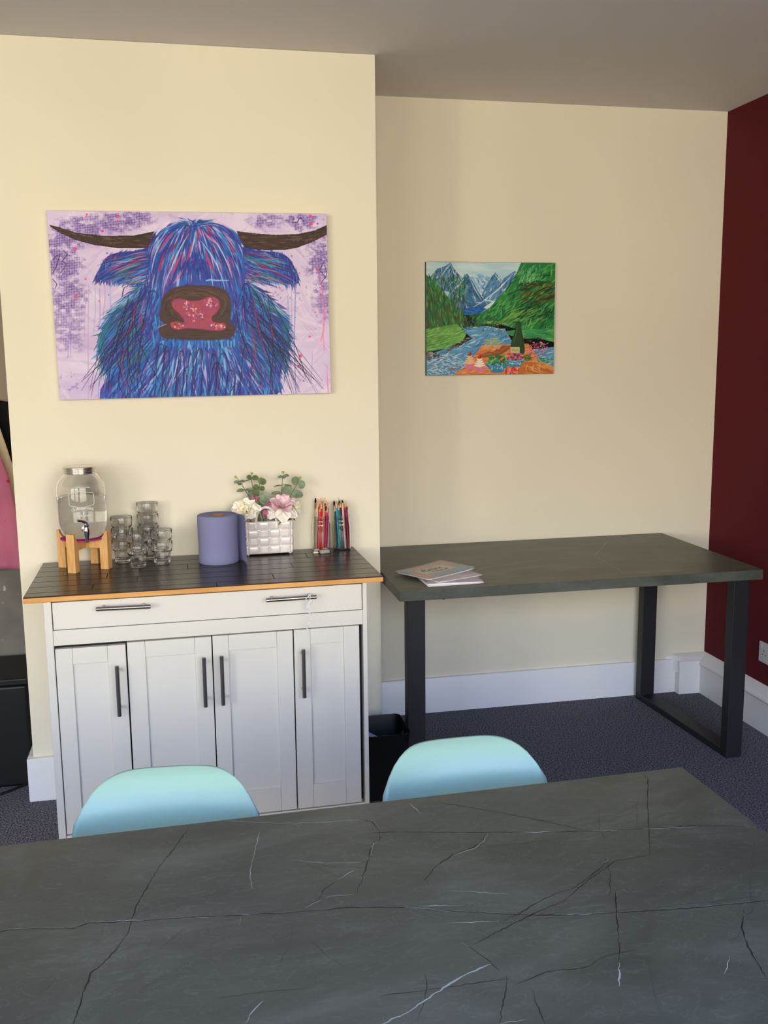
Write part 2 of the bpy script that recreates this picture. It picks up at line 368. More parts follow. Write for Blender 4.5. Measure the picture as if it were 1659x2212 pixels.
M['vein_dark'] = mat('dark_vein', rgb(30, 32, 30), .5); M['vein_light'] = mat('pale_vein', rgb(158, 164, 158), .45)
M['vein_fringe'] = mat('dusty_vein_edge', rgb(110, 116, 110), .5); M['vein_soft'] = mat('soft_dark_vein', rgb(58, 62, 57), .45)
VEINS=[
('d',2,[(-0.939,-0.006),(-0.95,-0.033),(-0.97,-0.084),(-0.993,-0.131),(-1.007,-0.178),(-1.023,-0.226),(-1.033,-0.276),(-1.036,-0.304),(-1.05,-0.338),(-1.067,-0.37),(-1.083,-0.389),(-1.084,-0.406),(-1.09,-0.428),(-1.092,-0.455),(-1.096,-0.478),(-1.099,-0.508)]),
('d',2,[(-1.23,-0.264),(-1.204,-0.258),(-1.183,-0.261),(-1.112,-0.277),(-1.096,-0.269),(-1.072,-0.272),(-1.033,-0.28),(-1.01,-0.282),(-0.942,-0.291),(-0.893,-0.299),(-0.827,-0.31),(-0.761,-0.318),(-0.72,-0.321),(-0.675,-0.334)]),
('l',2,[(-1.204,-0.257),(-1.183,-0.26)]),
('l',2,[(-1.112,-0.276),(-1.103,-0.277)]),
('l',2,[(-0.943,-0.291),(-0.925,-0.296)]),
('l',2,[(-0.886,-0.297),(-0.866,-0.304)]),
('l',1,[(-0.88,-0.306),(-0.885,-0.328)]),
('l',1,[(-1.095,-0.267),(-1.01,-0.281)]),
('d',2,[(-0.651,-0.058),(-0.634,-0.071),(-0.628,-0.107),(-0.637,-0.141),(-0.651,-0.145),(-0.664,-0.185),(-0.677,-0.218),(-0.698,-0.269),(-0.707,-0.29)]),
('l',1,[(-0.636,-0.142),(-0.649,-0.145),(-0.662,-0.185)]),
('d',1.5,[(-0.727,-0.244),(-0.751,-0.262),(-0.762,-0.285),(-0.782,-0.306)]),
('l',2,[(-0.76,-0.292),(-0.786,-0.305)]),
('l',1.5,[(-0.726,-0.241),(-0.696,-0.221)]),
('l',1,[(-0.791,-0.164),(-0.738,-0.188),(-0.681,-0.199)]),
('d',1,[(-0.791,-0.166),(-0.74,-0.195),(-0.65,-0.229)]),
('d',1,[(-0.777,-0.171),(-0.742,-0.209),(-0.702,-0.268)]),
('l',2,[(-0.894,-0.535),(-0.884,-0.516),(-0.869,-0.499)]),
('l',1,[(-0.755,-0.287),(-0.738,-0.284),(-0.71,-0.289)]),
('l',1,[(-0.827,-0.056),(-0.835,-0.095),(-0.845,-0.138),(-0.855,-0.18),(-0.857,-0.235)]),
('l',1,[(-0.886,-0.002),(-0.794,-0.037),(-0.707,-0.054),(-0.651,-0.058)]),
('d',1,[(-0.882,-0.002),(-0.794,-0.041),(-0.708,-0.059)]),
('d',1,[(-1.072,-0.272),(-1.072,-0.304),(-1.078,-0.319)]),
('d',1,[(-0.808,-0.488),(-0.866,-0.481),(-0.936,-0.48)]),
('d',1,[(-0.995,-0.357),(-0.959,-0.315)]),
('d',1,[(-0.841,-0.437),(-0.82,-0.384),(-0.802,-0.32)]),
('d',1,[(-0.869,-0.32),(-0.835,-0.375),(-0.801,-0.361)]),
('d',1,[(-0.796,-0.373),(-0.778,-0.421),(-0.759,-0.455)]),
('d',2,[(-0.647,-0.108),(-0.593,-0.119),(-0.457,-0.155),(-0.358,-0.179),(-0.27,-0.198),(-0.202,-0.207),(-0.122,-0.219),(-0.043,-0.235),(0.009,-0.261)]),
('l',2,[(-0.397,-0.171),(-0.343,-0.182)]),
('l',1.5,[(-0.281,-0.194),(-0.239,-0.203)]),
('l',1.5,[(-0.195,-0.21),(-0.099,-0.225)]),
('l',1.5,[(-0.025,-0.245),(0.004,-0.256)]),
('d',2,[(-0.456,-0.159),(-0.468,-0.176),(-0.492,-0.198),(-0.531,-0.211),(-0.567,-0.239),(-0.596,-0.274),(-0.594,-0.295)]),
('l',1.5,[(-0.454,-0.16),(-0.467,-0.18),(-0.49,-0.201),(-0.532,-0.215)]),
('d',2,[(-0.694,-0.326),(-0.642,-0.342),(-0.58,-0.367),(-0.517,-0.389),(-0.454,-0.409),(-0.388,-0.423),(-0.337,-0.43),(-0.27,-0.44),(-0.2,-0.447),(-0.124,-0.453)]),
('l',2,[(-0.424,-0.415),(-0.388,-0.422)]),
('l',1.5,[(-0.645,-0.34),(-0.62,-0.35),(-0.58,-0.369)]),
('l',1.5,[(-0.625,-0.342),(-0.561,-0.356)]),
('d',1,[(-0.312,-0.43),(-0.247,-0.433),(-0.182,-0.438),(-0.114,-0.439)]),
('d',1.5,[(-0.299,-0.293),(-0.342,-0.324),(-0.384,-0.351),(-0.437,-0.367),(-0.487,-0.395),(-0.517,-0.408)]),
('d',1.5,[(-0.23,-0.291),(-0.289,-0.295),(-0.367,-0.346),(-0.412,-0.38),(-0.481,-0.406),(-0.58,-0.452)]),
('l',1.5,[(-0.312,-0.295),(-0.301,-0.293),(-0.295,-0.283)]),
('d',1,[(-0.229,-0.111),(-0.267,-0.194),(-0.271,-0.222),(-0.29,-0.257)]),
('d',1.5,[(-0.298,-0.286),(-0.315,-0.331),(-0.342,-0.384)]),
('d',1.5,[(-0.092,-0.006),(-0.09,-0.033),(-0.141,-0.124),(-0.2,-0.241),(-0.232,-0.302)]),
('d',1,[(-0.13,-0.079),(-0.169,-0.136),(-0.2,-0.199)]),
('d',2,[(-0.321,-0.364),(-0.342,-0.405),(-0.364,-0.453),(-0.386,-0.503),(-0.403,-0.536)]),
('l',2,[(-0.403,-0.536),(-0.425,-0.58)]),
('l',2.5,[(-0.738,-0.577),(-0.703,-0.565),(-0.671,-0.546),(-0.626,-0.52),(-0.598,-0.507),(-0.567,-0.497)]),
('d',1.5,[(-0.589,-0.442),(-0.578,-0.466),(-0.567,-0.492),(-0.562,-0.514)]),
('l',1.5,[(-0.592,-0.441),(-0.582,-0.455)]),
('d',2,[(-0.17,-0.454),(-0.172,-0.466),(-0.19,-0.491),(-0.201,-0.505),(-0.216,-0.541),(-0.224,-0.57),(-0.235,-0.61)]),
('d',1.2,[(-0.154,-0.464),(-0.164,-0.474),(-0.177,-0.477)]),
('d',1,[(-0.201,-0.505),(-0.217,-0.522),(-0.232,-0.528)]),
('d',1,[(-0.026,-0.163),(-0.116,-0.208),(-0.177,-0.238),(-0.205,-0.243)]),
('d',1,[(-0.203,-0.24),(-0.139,-0.247),(0.007,-0.264)]),
('d',1,[(-0.192,-0.242),(-0.114,-0.278),(-0.046,-0.304)]),
('d',1.5,[(-0.501,-0.028),(-0.409,-0.093),(-0.343,-0.145),(-0.288,-0.193)]),
('d',1,[(-0.489,-0.203),(-0.425,-0.203),(-0.371,-0.209),(-0.296,-0.227)]),
('d',1,[(-0.493,-0.202),(-0.464,-0.224),(-0.434,-0.247)]),
('d',1.2,[(-0.726,-0.525),(-0.661,-0.528),(-0.553,-0.531)]),
('d',1.2,[(-0.555,-0.547),(-0.505,-0.531),(-0.451,-0.534),(-0.413,-0.518),(-0.367,-0.514)]),
('d',1,[(-0.031,-0.284),(-0.131,-0.419),(-0.15,-0.452)]),
('d',1.2,[(-0.554,-0.523),(-0.567,-0.553),(-0.583,-0.582),(-0.596,-0.61)]),
('l',1.5,[(-0.596,-0.61),(-0.561,-0.61)]),
('d',1.2,[(-0.659,-0.497),(-0.662,-0.52),(-0.676,-0.554),(-0.689,-0.577)]),
('d',1.2,[(-0.535,-0.561),(-0.54,-0.588),(-0.543,-0.623)]),
('l',1.2,[(-0.254,-0.558),(-0.27,-0.579),(-0.283,-0.591)]),
('d',1,[(-0.362,-0.536),(-0.38,-0.582),(-0.4,-0.636)]),
('l',1.2,[(-0.573,-0.312),(-0.531,-0.326),(-0.486,-0.345)]),
('l',1,[(-0.595,-0.394),(-0.523,-0.406)]),
('d',1,[(-0.562,-0.42),(-0.504,-0.412),(-0.423,-0.421)]),
('l',1.5,[(-0.554,-0.018),(-0.544,-0.063)])]

def stone_table(name, label, lx, ly, th, loc, rz_, veins, fx, fy, group=None, skew=0):
    """origin at the far right corner of the top (table stands towards -x and -y)"""
    t = thing(name, label, 'table', (loc[0], loc[1], 0), rz_, group)
    H = .75
    mb = MB().box(-lx, 0, -ly, 0, H-th, H)
    rnd = random.Random(7)
    vm = mb
    for kind, wd, pts in [x for v_ in veins for x in ([v_] if v_[0] == 'l' or v_[1] < 2 else [v_, ('f', .8, [(a+.0011, b+.0016) for a, b in v_[2]])])]:
        wd *= .00068; P = [Vector((*p, 0)) for p in pts]; Q = []
        for a, b in zip(P, P[1:]):
            n = max(1, int((b-a).length/.006)); nn = Vector((-(b-a).y, (b-a).x, 0)).normalized()
            for i in range(n):
                j = 0 if i == 0 else rnd.uniform(-1, 1)*.0012
                Q.append(a+(b-a)*i/n+nn*j)
        Q.append(P[-1]); k = len(Q); ph = rnd.uniform(0, 9)
        ok = lambda q: -lx+.002 < q.x < -.002 and -ly+.002 < q.y < -.002
        mi = 1 if kind == 'l' else 3 if kind == 'f' else (0 if wd > .0007 else 2)
        for i in range(k-1):
            if not (ok(Q[i]) and ok(Q[i+1])): continue
            a, b = Q[i], Q[i+1]
            if (b-a).length < 1e-5: continue
            nn = Vector((-(b-a).y, (b-a).x, 0)).normalized()
            f = lambda s: wd*(.35+.65*abs(sin(ph+s*.37)*cos(s*.11+ph)))*min(1, .25+s/4, .25+(k-1-s)/4)
            wa, wb = f(i), f(i+1); z = H+.00012+(.00005 if mi == 1 else -.00005 if mi == 3 else 0)
            vm.add([(*(a-nn*wa).xy, z), (*(b-nn*wb).xy, z), (*(b+nn*wb).xy, z), (*(a+nn*wa).xy, z)], [(0, 1, 2, 3)], mi+1)
    mb.build('tabletop', [M['marble'], M['vein_dark'], M['vein_light'], M['vein_soft'], M['vein_fringe']], t, bevel=.0015)
    for xs in (fx, (-lx-fx[1], -lx-fx[0])) if len(fx) == 2 else (fx[:2], fx[2:]):
        f = MB(); y0, y1 = fy
        f.prism([(y0, .0), (y1, .0), (y1, H-th), (y0, H-th)], xs[0], xs[1]) if False else None
        d = .044
        f.box(xs[0], xs[1], y0, y0+d, 0.0, H-th-.001); f.box(xs[0], xs[1], y1-d, y1, 0, H-th-.001)
        f.box(xs[0], xs[1], y0+d, y1-d, 0, .028); f.box(xs[0], xs[1], y0+d, y1-d, H-th-.022, H-th-.001)
        fo = f.build('leg_frame', M['black_metal'], t, bevel=.0025)
        if skew:                                   # frames screwed on a little askew
            c_ = Vector(((xs[0]+xs[1])/2, y0, 0)); fo.matrix_local = Matrix.Translation(c_) @ Matrix.Rotation(skew, 4, 'Z') @ Matrix.Translation(-c_)
    for bx in (-lx+.025, -lx+.160, -.025, -.160): MB().lathe([(.006, H-th-.005), (.007, H-th-.0005)], 12, mtx=Matrix.Translation((bx, -ly+.02, 0))).build('bolt', M['black_metal'], t)
    return t
stone_table('desk', 'grey green stone-look table standing under the small landscape painting', 1.3847, .7857, .0371, (1.3948, .5088), 0,
            [('l', 1.5, [(-1.2, -.785), (-1.0, -.5), (-.7, -.4)]), ('l', 1.2, [(-.3, -.1), (-.5, -.4), (-.52, -.7)])], (-.0898, -.0228, -1.3478, -1.2828), (-.742, -.040), skew=.046)
stone_table('worktable', 'grey green cracked-stone-look table in front, nearest the viewer', 1.80, .80, .0371, (.2288, -1.80147), .02382, VEINS, (-.095, -.028), (-.745, -.05))

# ------------------------------------------------------------------ mint shell chairs
def chair(name, label, loc, rz_):
    t = thing(name, label, 'chair', loc, rz_)
    # profile from front lip of the seat (towards -y) over the seat and up the back: (y, z, half width, side curl)
    K = [(-.235, .405, .150, .000), (-.215, .425, .185, .010), (-.150, .430, .205, .022), (-.060, .418, .212, .034), (.040, .410, .212, .042),
         (.110, .420, .210, .050), (.150, .455, .205, .056), (.172, .510, .200, .050), (.187, .565, .190, .040), (.196, .615, .182, .032),
         (.204, .655, .176, .026), (.213, .690, .171, .022), (.227, .719, .167, .019), (.243, .740, .163, .017), (.262, .752, .160, .016)]
    def cr(v):
        x = v*(len(K)-1); i = min(int(x), len(K)-2); f = x-i
        P = [K[max(0, i-1)], K[i], K[i+1], K[min(len(K)-1, i+2)]]
        o = []
        for c in range(4):
            a, b, d, e_ = (q[c] for q in P)
            o.append(.5*((2*b)+(-a+d)*f+(2*a-5*b+4*d-e_)*f*f+(-a+3*b-3*d+e_)*f**3))
        return o
    def fn(u, v):
        s_ = (u-.5)*2; v = v - max(0, (v-.55)/.45)*.24*abs(s_)**4.2; y, z, hw, cu = cr(v); x = hw*s_
        c = abs(s_)**2.4*cu
        b_ = min(1, max(0, (v-.36)/.2))
        return (x, y - c*b_*1.1, z + c*(1-b_)*1.2)
    mb = MB().grid(fn, 29, 60)
    mb.build('shell', M['mint'], t, solid=.006, bevel=0)
    for sx in (-1, 1):
        for sy in (-1, 1):
            MB().tube([(sx*.10, -.03+sy*.09, .392), (sx*.19, -.03+sy*.20, 0.0)], [.015, .009], 14).build('leg', M['beech'], t)
    f = MB()
    for sx in (-1, 1): f.tube([(sx*.11, -.14, .36), (sx*.11, .08, .36)], .005, 8); f.tube([(sx*.11, -.14, .36), (-sx*.11, .08, .36)], .004, 8)
    f.build('under_frame', M['black_metal'], t)
    return t
chair('dining_chair', 'mint green shell chair in front of the sideboard doors', (-.772, -1.835, 0), radians(-5))
chair('dining_chair', 'mint green shell chair in front of the waste bin', (-.156, -1.825, 0), radians(1))

# ------------------------------------------------------------------ waste bin
t = thing('waste_bin', 'open black plastic waste bin tucked between sideboard and desk leg', 'bin', (-.046, -.200, 0), radians(0))
def rr(hx, hy, r, n=5):
    o = []
    for cx, cy, a0 in ((hx-r, hy-r, 0), (-hx+r, hy-r, pi/2), (-hx+r, -hy+r, pi), (hx-r, -hy+r, 3*pi/2)):
        for i in range(n+1): a = a0+pi/2*i/n; o.append((cx+r*cos(a), cy+r*sin(a)))
    return o
mb = MB(); rings = [rr(.072, .085, .02), rr(.088, .098, .022), rr(.091, .101, .024), rr(.088, .098, .022), rr(.0865, .0965, .021), rr(.070, .083, .018)]
zs = [0, .238, .245, .245, .238, .004]; n = len(rings[0]); vs = []
for rg, z in zip(rings, zs): vs += [(x, y, z) for x, y in rg]
fs = [(j*n+i, j*n+(i+1) % n, (j+1)*n+(i+1) % n, (j+1)*n+i) for j in range(5) for i in range(n)] + [tuple(range(n))[::-1], tuple(range(5*n, 6*n))]
mb.add(vs, fs, 0, True); mb.build('body', M['bin'], t, angle=50)
mb = MB(); rnd = random.Random(3)
def bagf(u, v):
    return (-.117+u*(.088-.072*v), -.286+.150*v, .243-.026*u-.012*v+.003*sin(u*9+v*7))
mb.grid(bagf, 14, 18); bo = mb.build('paper_bag', M['bag'], None, solid=.0006)
tag(bo, 'pale blue crumpled paper bag lying inside the black waste bin', 'paper bag')
mb = MB(); mb.tube([(-.004, -.285, .20), (-.002, -.283, .232), (.002, -.28, .246)], .0012, 5); mb.tube([(.008, -.285, .20), (.012, -.283, .24), (.018, -.281, .246)], .0012, 5)
mb.sphere((.004, -.278, .19), .018, 10)
tag(mb.build('crumpled_wrapper', M['glass_thick']), 'scrap of clear wrapper inside the right end of the waste bin', 'wrapper')
# ------------------------------------------------------------------ things on the sideboard
WT = .8606
# dispenser stand
SC = Vector((-1.030, -.138)); A0 = radians(-113)
st = thing('dispenser_stand', 'bamboo four-legged stand carrying the water dispenser', 'stand', (SC.x, SC.y, WT), A0)
for k in range(4):
    a = pi/2*k; mt = Matrix.Rotation(a, 4, 'Z')
    mb = MB()
    # leg: outer plank, plus the notched inner plank that carries the cross rail
    mb.prism([(.062, 0), (.090, 0), (.090, .128), (.0815, .128), (.079, .118), (.062, .095)], -.014, .014, mtx=mt @ Matrix.Rotation(pi/2, 4, 'X'))
    mb.prism([(.046, .078), (.062, .070), (.062, .095), (.046, .095)], -.012, .012, mtx=mt @ Matrix.Rotation(pi/2, 4, 'X'))
    mb.build('leg', M['bamboo'], st, bevel=.0012)
mb = MB(); mb.box(-.062, .062, -.011, .011, .0700, .1000); mb.build('cross_rail', M['bamboo'], st, bevel=.001)
mb = MB(); mb.box(-.011, .011, -.062, -.0115, .0700, .1000); mb.box(-.011, .011, .0115, .062, .0700, .1000); mb.build('cross_rail', M['bamboo'], st, bevel=.001)
mb = MB().lathe([(.0735, .1002), (.0740, .102), (.0735, .1042)], 40)
o = mb.build('felt_mat', M['magenta']); o.location = (SC.x, SC.y, WT)
tag(o, 'round magenta felt mat between the bamboo stand and the glass dispenser', 'mat')
# dispenser
JB = WT + .1046
dz = thing('water_dispenser', 'glass drinks dispenser jar with metal lid and chrome tap, half full of water', 'drinks dispenser', (SC.x, SC.y, JB), 0)
outer = [(.001, 0), (.050, 0), (.058, .003), (.065, .011), (.071, .024), (.0755, .040), (.0775, .058), (.0780, .09), (.0780, .160), (.0765, .172), (.0725, .185), (.065, .197), (.056, .2055), (.0515, .211), (.0500, .218), (.0500, .232)]
inner = [(max(r-.0035, .001), z+(.005 if z < .003 else (.0035 if z < .02 else -.001 if .17 < z < .22 else 0))) for r, z in outer][::-1]
MB().lathe(outer+inner, 64, closed=False, cap0=True, cap1=True).build('jar', M['glass'], dz, angle=80)
wl = .138
wi = [(r+.0002, z) for r, z in inner[::-1] if z < wl-.002]
wr_ = .0747
mb = MB().lathe(wi + [(wr_, wl-.001), (wr_-.0008, wl), (.0005, wl)], 64); mb.build('water', M['water'], dz, angle=60)
mb = MB(); lp = [(.0505, .212)]
for i in range(25): z = .2125+.017*i/24; lp.append((.0525+.0011*sin(i*2*pi/8), z))
lp += [(.0538, .2305), (.0535, .2335), (.050, .2355), (.046, .2350), (.002, .2345)]
mb.lathe(lp, 56); mb.build('lid', M['lid'], dz, angle=60)
FA = atan2(-3.43+.138, -.6976+1.030)       # direction the jar faces
def onjar(ang, z, r=.0779): return (r*cos(FA+ang), r*sin(FA+ang), z)
tp = MB()
ta = .10; ux = Vector((cos(FA+ta), sin(FA+ta), 0))
b0 = ux*.0765
def P_(r, s_, z): 
    t_ = Vector((-ux.y, ux.x, 0)); return ux*r + t_*s_ + Vector((0, 0, z))
tp.tube([P_(.076, 0, .038), P_(.079, 0, .038), P_(.0795, 0, .038)], [.0125, .0125, .011], 20)
tp.tube([P_(.079, 0, .038), P_(.100, 0, .037)], .0065, 16)
tp.lathe([(.0045, -.040), (.0052, -.036), (.0066, -.024), (.0098, -.011), (.0108, -.002), (.0105, .004), (.0075, .009), (.0085, .012), (.0085, .020), (.005, .0225)], 20, mtx=Matrix.Translation(P_(.101, 0, .038)))
tap = tp.build('tap', M['chrome'], dz, angle=50)
lv = MB(); lv.tube([P_(.101, .001, .060), P_(.103, -.006, .066), P_(.107, -.015, .0705), P_(.110, -.023, .0725), P_(.111, -.0265, .0725)], [.0062, .0056, .0044, .0042, .0050], 12)
lv.build('lever', M['chrome'], tap)
# raised badge and lettering on the jar
def to_jar(text, size, z, shear=0, arch=0, ex=.0011, ang0=0):
    cu = bpy.data.curves.new(text, 'FONT'); cu.body = text; cu.size = size; cu.align_x = 'CENTER'; cu.extrude = ex; cu.resolution_u = 3; cu.shear = shear
    cu.offset = size*.012 if ex > .0005 else -size*.008
    o = bpy.data.objects.new('tmp', cu); COL.objects.link(o)
    dg = bpy.context.evaluated_depsgraph_get(); me = bpy.data.meshes.new_from_object(o.evaluated_get(dg))
    bpy.data.objects.remove(o)
    return me
def wrap(me, z, arch=0, ang0=0):
    for v in me.vertices:
        x, y, d = v.co; a = x/.078+ang0; zz = z + y + arch*(1-(x/.03)**2)
        v.co = onjar(a, zz, .0782+d)
    return me
emb = M['glass_emb'] = mat('raised_glass', rgb(244, 244, 236), .2, trans=.3, ior=1.45)
for txt, sz, z, ar in (('GLASSWARE', .0125, .098, .004), ('Established', .0105, .078, .002), ('1818', .0085, .066, 0)):
    me = wrap(to_jar(txt, sz, z), z, ar, .02); me.materials.append(emb)
    o = bpy.data.objects.new('lettering', me); COL.objects.link(o); o.parent = dz
mb = MB()
for sg in (1,):
    up = [(-.040, .120), (-.040, .150), (-.036, .155), (-.024, .156), (-.012, .159), (0, .165), (.012, .159), (.024, .156), (.036, .155), (.040, .150), (.040, .120), (.036, .115), (.024, .114), (.010, .110), (0, .105), (-.010, .110), (-.024, .114), (-.036, .115), (-.040, .120)]
    q = []
    for a, b in zip(up, up[1:]):
        for i in range(4): f = i/4; q.append((a[0]+(b[0]-a[0])*f, a[1]+(b[1]-a[1])*f))
    q.append(up[-1]); mb.tube([onjar(x/.078, z, .0782 if z < .158 else .0778) for x, z in q], .0011, 6)
    mb.tube([onjar(x/.078, .172+.004*(1-(x/.03)**2)-.001, .0768) for x in [-.03+.06*i/14 for i in range(15)]], .0009, 6)
mb.build('badge', emb, dz)

# tumblers
def tumbler_mesh(root):
    def fac(a, z):
        if z > .043: return 1
        k = 10; b = (a % (2*pi/k)) - pi/k
        f = cos(pi/k)/cos(b); w_ = 1 if z < .036 else (.043-z)/.007
        return 1 + (f*1.012-1)*w_
    out = [(.001, .0), (.0225, .0), (.0242, .0015), (.0255, .012), (.0268, .026), (.0278, .036), (.0292, .0395), (.0330, .0425), (.0345, .046), (.0354, .060), (.0362, .0745), (.0357, .0755)]
    inn = [(.0347, .0745), (.0340, .060), (.0331, .048), (.0315, .0445), (.0280, .0415), (.0256, .037), (.0246, .026), (.0236, .014), (.0220, .0105), (.001, .010)]
    mb = MB().lathe(out+inn, 60, rf=fac)
    return mb.build('tumbler', M['glass_thick'], None, angle=32)
tm = None
stacks = [((-.857, -.168), 2, 'the front stack of two, nearest the bamboo stand leg'), ((-.780, -.130), 2, 'the right stack of two'),
          ((-.911, -.076), 3, 'the left stack of three, beside the water dispenser'), ((-.825, -.046), 4, 'the tallest stack of four, by the wall')]
pos_words = {2: ['bottom', 'top'], 3: ['bottom', 'middle', 'top'], 4: ['bottom', 'second from bottom', 'third from bottom', 'top']}
for (x, y), n_, where in stacks:
    for k in range(n_):
        if tm is None: tm = tumbler_mesh(None); o = tm
        else: o = tm.copy(); COL.objects.link(o)
        o.location = (x, y, WT+.0003+k*.0407); o.rotation_euler = (0, 0, (x*37+k*.9) % 6.28)
        tag(o, 'clear faceted tumbler, %s glass of %s' % (pos_words[n_][k], where), 'drinking glass', 'stacked tumblers on the sideboard')

# blue paper roll
t = thing('paper_towel_roll', 'thick roll of blue paper towel standing on the sideboard', 'paper towel roll', (-.592, -.152, WT), 0)
mb = MB(); mb.lathe([(.0645, 0), (.0668, .002), (.0672, .020), (.0660, .070), (.0668, .078), (.0675, .140), (.0668, .161), (.0640, .1635), (.030, .1600), (.0245, .1595), (.0245, .0)], 72, closed=True)
mb.build('wound_paper', M['blue_paper'], t, angle=60)
MB().lathe([(.0242, .001), (.0242, .1612), (.0222, .1612), (.0222, .001)], 40, closed=True).build('cardboard_core', M['core'], t, angle=60)
rnd = random.Random(8)
rag = [rnd.uniform(-.003, .003) for _ in range(40)]
def flap(u, v):
    a = radians(48 - 62*u); r = .0678 + .024*u**1.3 + .0022*sin(u*7+v*3)
    e_ = rag[int(v*38.9)]*(u**8)*1.6
    return ((r+e_*.5)*cos(a)+.0*u, (r)*sin(a)-.035*u*u + e_, .001+.157*v + .002*u)
MB().grid(flap, 24, 40).build('loose_end', M['blue_paper'], t, solid=.0006)

# woven ceramic basket
t = thing('ceramic_basket', 'white glazed basket-weave ceramic planter with arched handles', 'planter', (-.4140, -.052, WT), radians(1.2))
HW, HD, BH = .0830, .0330, .1200
perim = rr(HW, HD, .010, 4)
def peri(u):
    # rounded rectangle perimeter by arc length, starting at the front-left corner going right
    pts = rrp; s_ = u*rrl[-1]
    for i in range(len(rrl)-1):
        if rrl[i+1] >= s_-1e-9:
            f = (s_-rrl[i])/max(1e-9, rrl[i+1]-rrl[i]); return pts[i].lerp(pts[i+1], f)
    return pts[-1]
rrp = [Vector(p) for p in perim]
i0 = min(range(len(rrp)), key=lambda i: (rrp[i]-Vector((-HW+.01, -HD))).length)
rrp = rrp[i0:]+rrp[:i0]; rrp.append(rrp[0]); rrl = [0]
for a, b in zip(rrp, rrp[1:]): rrl.append(rrl[-1]+(b-a).length)
NC, NR = 12, 4; nu, nv = NC*14+1, NR*12+1
vs = []
for j in range(nv):
    for i in range(nu):
        u, v = i/(nu-1), j/(nv-1); p = peri(u % 1.0); q = peri((u+.004) % 1.0)-peri((u-.004) % 1.0)
        n_ = Vector((q.y, -q.x)).normalized()
        cu, cv = u*NC, v*NR; ci, cj = min(int(cu), NC-1), min(int(cv), NR-1); fu, fv = cu-ci, cv-cj
        if (ci+cj) % 2: h = (1-(2*fu-1)**2)**.5*.9*(1-abs(2*fv-1)**10)
        else: h = (1-(2*fv-1)**2)**.5*.9*(1-abs(2*fu-1)**10)
        h = .0042*h - .0006; tpr = 1+.02*v
        vs.append((p.x*tpr+n_.x*h, p.y*tpr+n_.y*h, .006+(BH-.006)*v))
fs = [(j*nu+i, j*nu+i+1, (j+1)*nu+i+1, (j+1)*nu+i) for j in range(nv-1) for i in range(nu-1)]
mb = MB().add(vs, fs, 0, True)
ins = rr(HW-.004, HD-.004, .007, 4); outr = rr(HW*1.02, HD*1.02, .010, 4); k = len(ins)
V = [(x, y, BH) for x, y in outr]+[(x, y, BH+.001) for x, y in ins]+[(x*.97, y*.97, .012) for x, y in ins]+[(x, y, .006) for x, y in perim]
F = [(i, (i+1) % k, k+(i+1) % k, k+i) for i in range(k)] + [(k+i, k+(i+1) % k, 2*k+(i+1) % k, 2*k+i) for i in range(k)] + [tuple(range(2*k, 3*k)), tuple(range(3*k, 4*k))[::-1]]
mb.add(V, F, 0, True)
for sx in (-1, 1):
    for sy in (-1, 1): mb.sphere((sx*(HW-.009), sy*(HD-.009), .0045), .0055, 10, sc=(1, 1, .85))
mb.build('basket', M['ceramic'], t, angle=50)
for sy, nm in ((-1, 'handle'), (1, 'handle')):
    pts = []
    for i in range(25):
        a = pi*i/24; pts.append((-.009-.036*cos(a), sy*(HD-.001)+(-sy)*.000, .108+.062*sin(a)**.75))
    pts = [(pts[0][0]-.001, sy*(HD+.0035), .094)]+pts+[(pts[-1][0]+.001, sy*(HD+.0035), .094)]
    MB().tube(pts, [.0050]*len(pts), 12).build(nm, M['ceramic'], t)
mb = MB(); mb.grid(lambda u, v: ((u-.5)*.150, (v-.5)*.050, .1035+.003*sin(u*23)*sin(v*9)), 24, 10, sm=True)
o = mb.build('moss_filling', M['foam'], t)

# flowers ------------------------------------------------
BO = Vector((-.4140, -.052, WT))
def petal(mb, c, az, tilt, ln, wd, cup, mi=0, ruf=0, seed=0, base=0, nu=9, nv=9, mtx=None):
    """petal growing from c; az around local z, tilt from vertical (0 = up)"""
    r_ = random.Random(seed); ph = r_.uniform(0, 6); tw = r_.uniform(-.2, .2)
    R_ = Matrix.Translation(c) @ Matrix.Rotation(az, 4, 'Z') @ Matrix.Rotation(tilt, 4, 'Y') @ Matrix.Rotation(tw, 4, 'Z')
    if mtx is not None: R_ = mtx @ R_
    def fn(u, v):
        s_ = (u-.5)*2; t_ = v; w_ = wd*.5*min(1, .12+t_/.6)**.8*(1-.38*max(0, (t_-.72)/.28)**2)
        x = cup*(1-cos(s_*1.2))*w_*1.6 - cup*ln*.35*t_*t_ + ruf*sin(s_*6+ph)*t_*t_
        z = base+ln*t_*(1-.24*s_*s_) + ruf*.4*cos(s_*8+ph)*t_**3
        return (-x, w_*s_, z)
    mb.grid(fn, nu, nv, mi, True, R_)
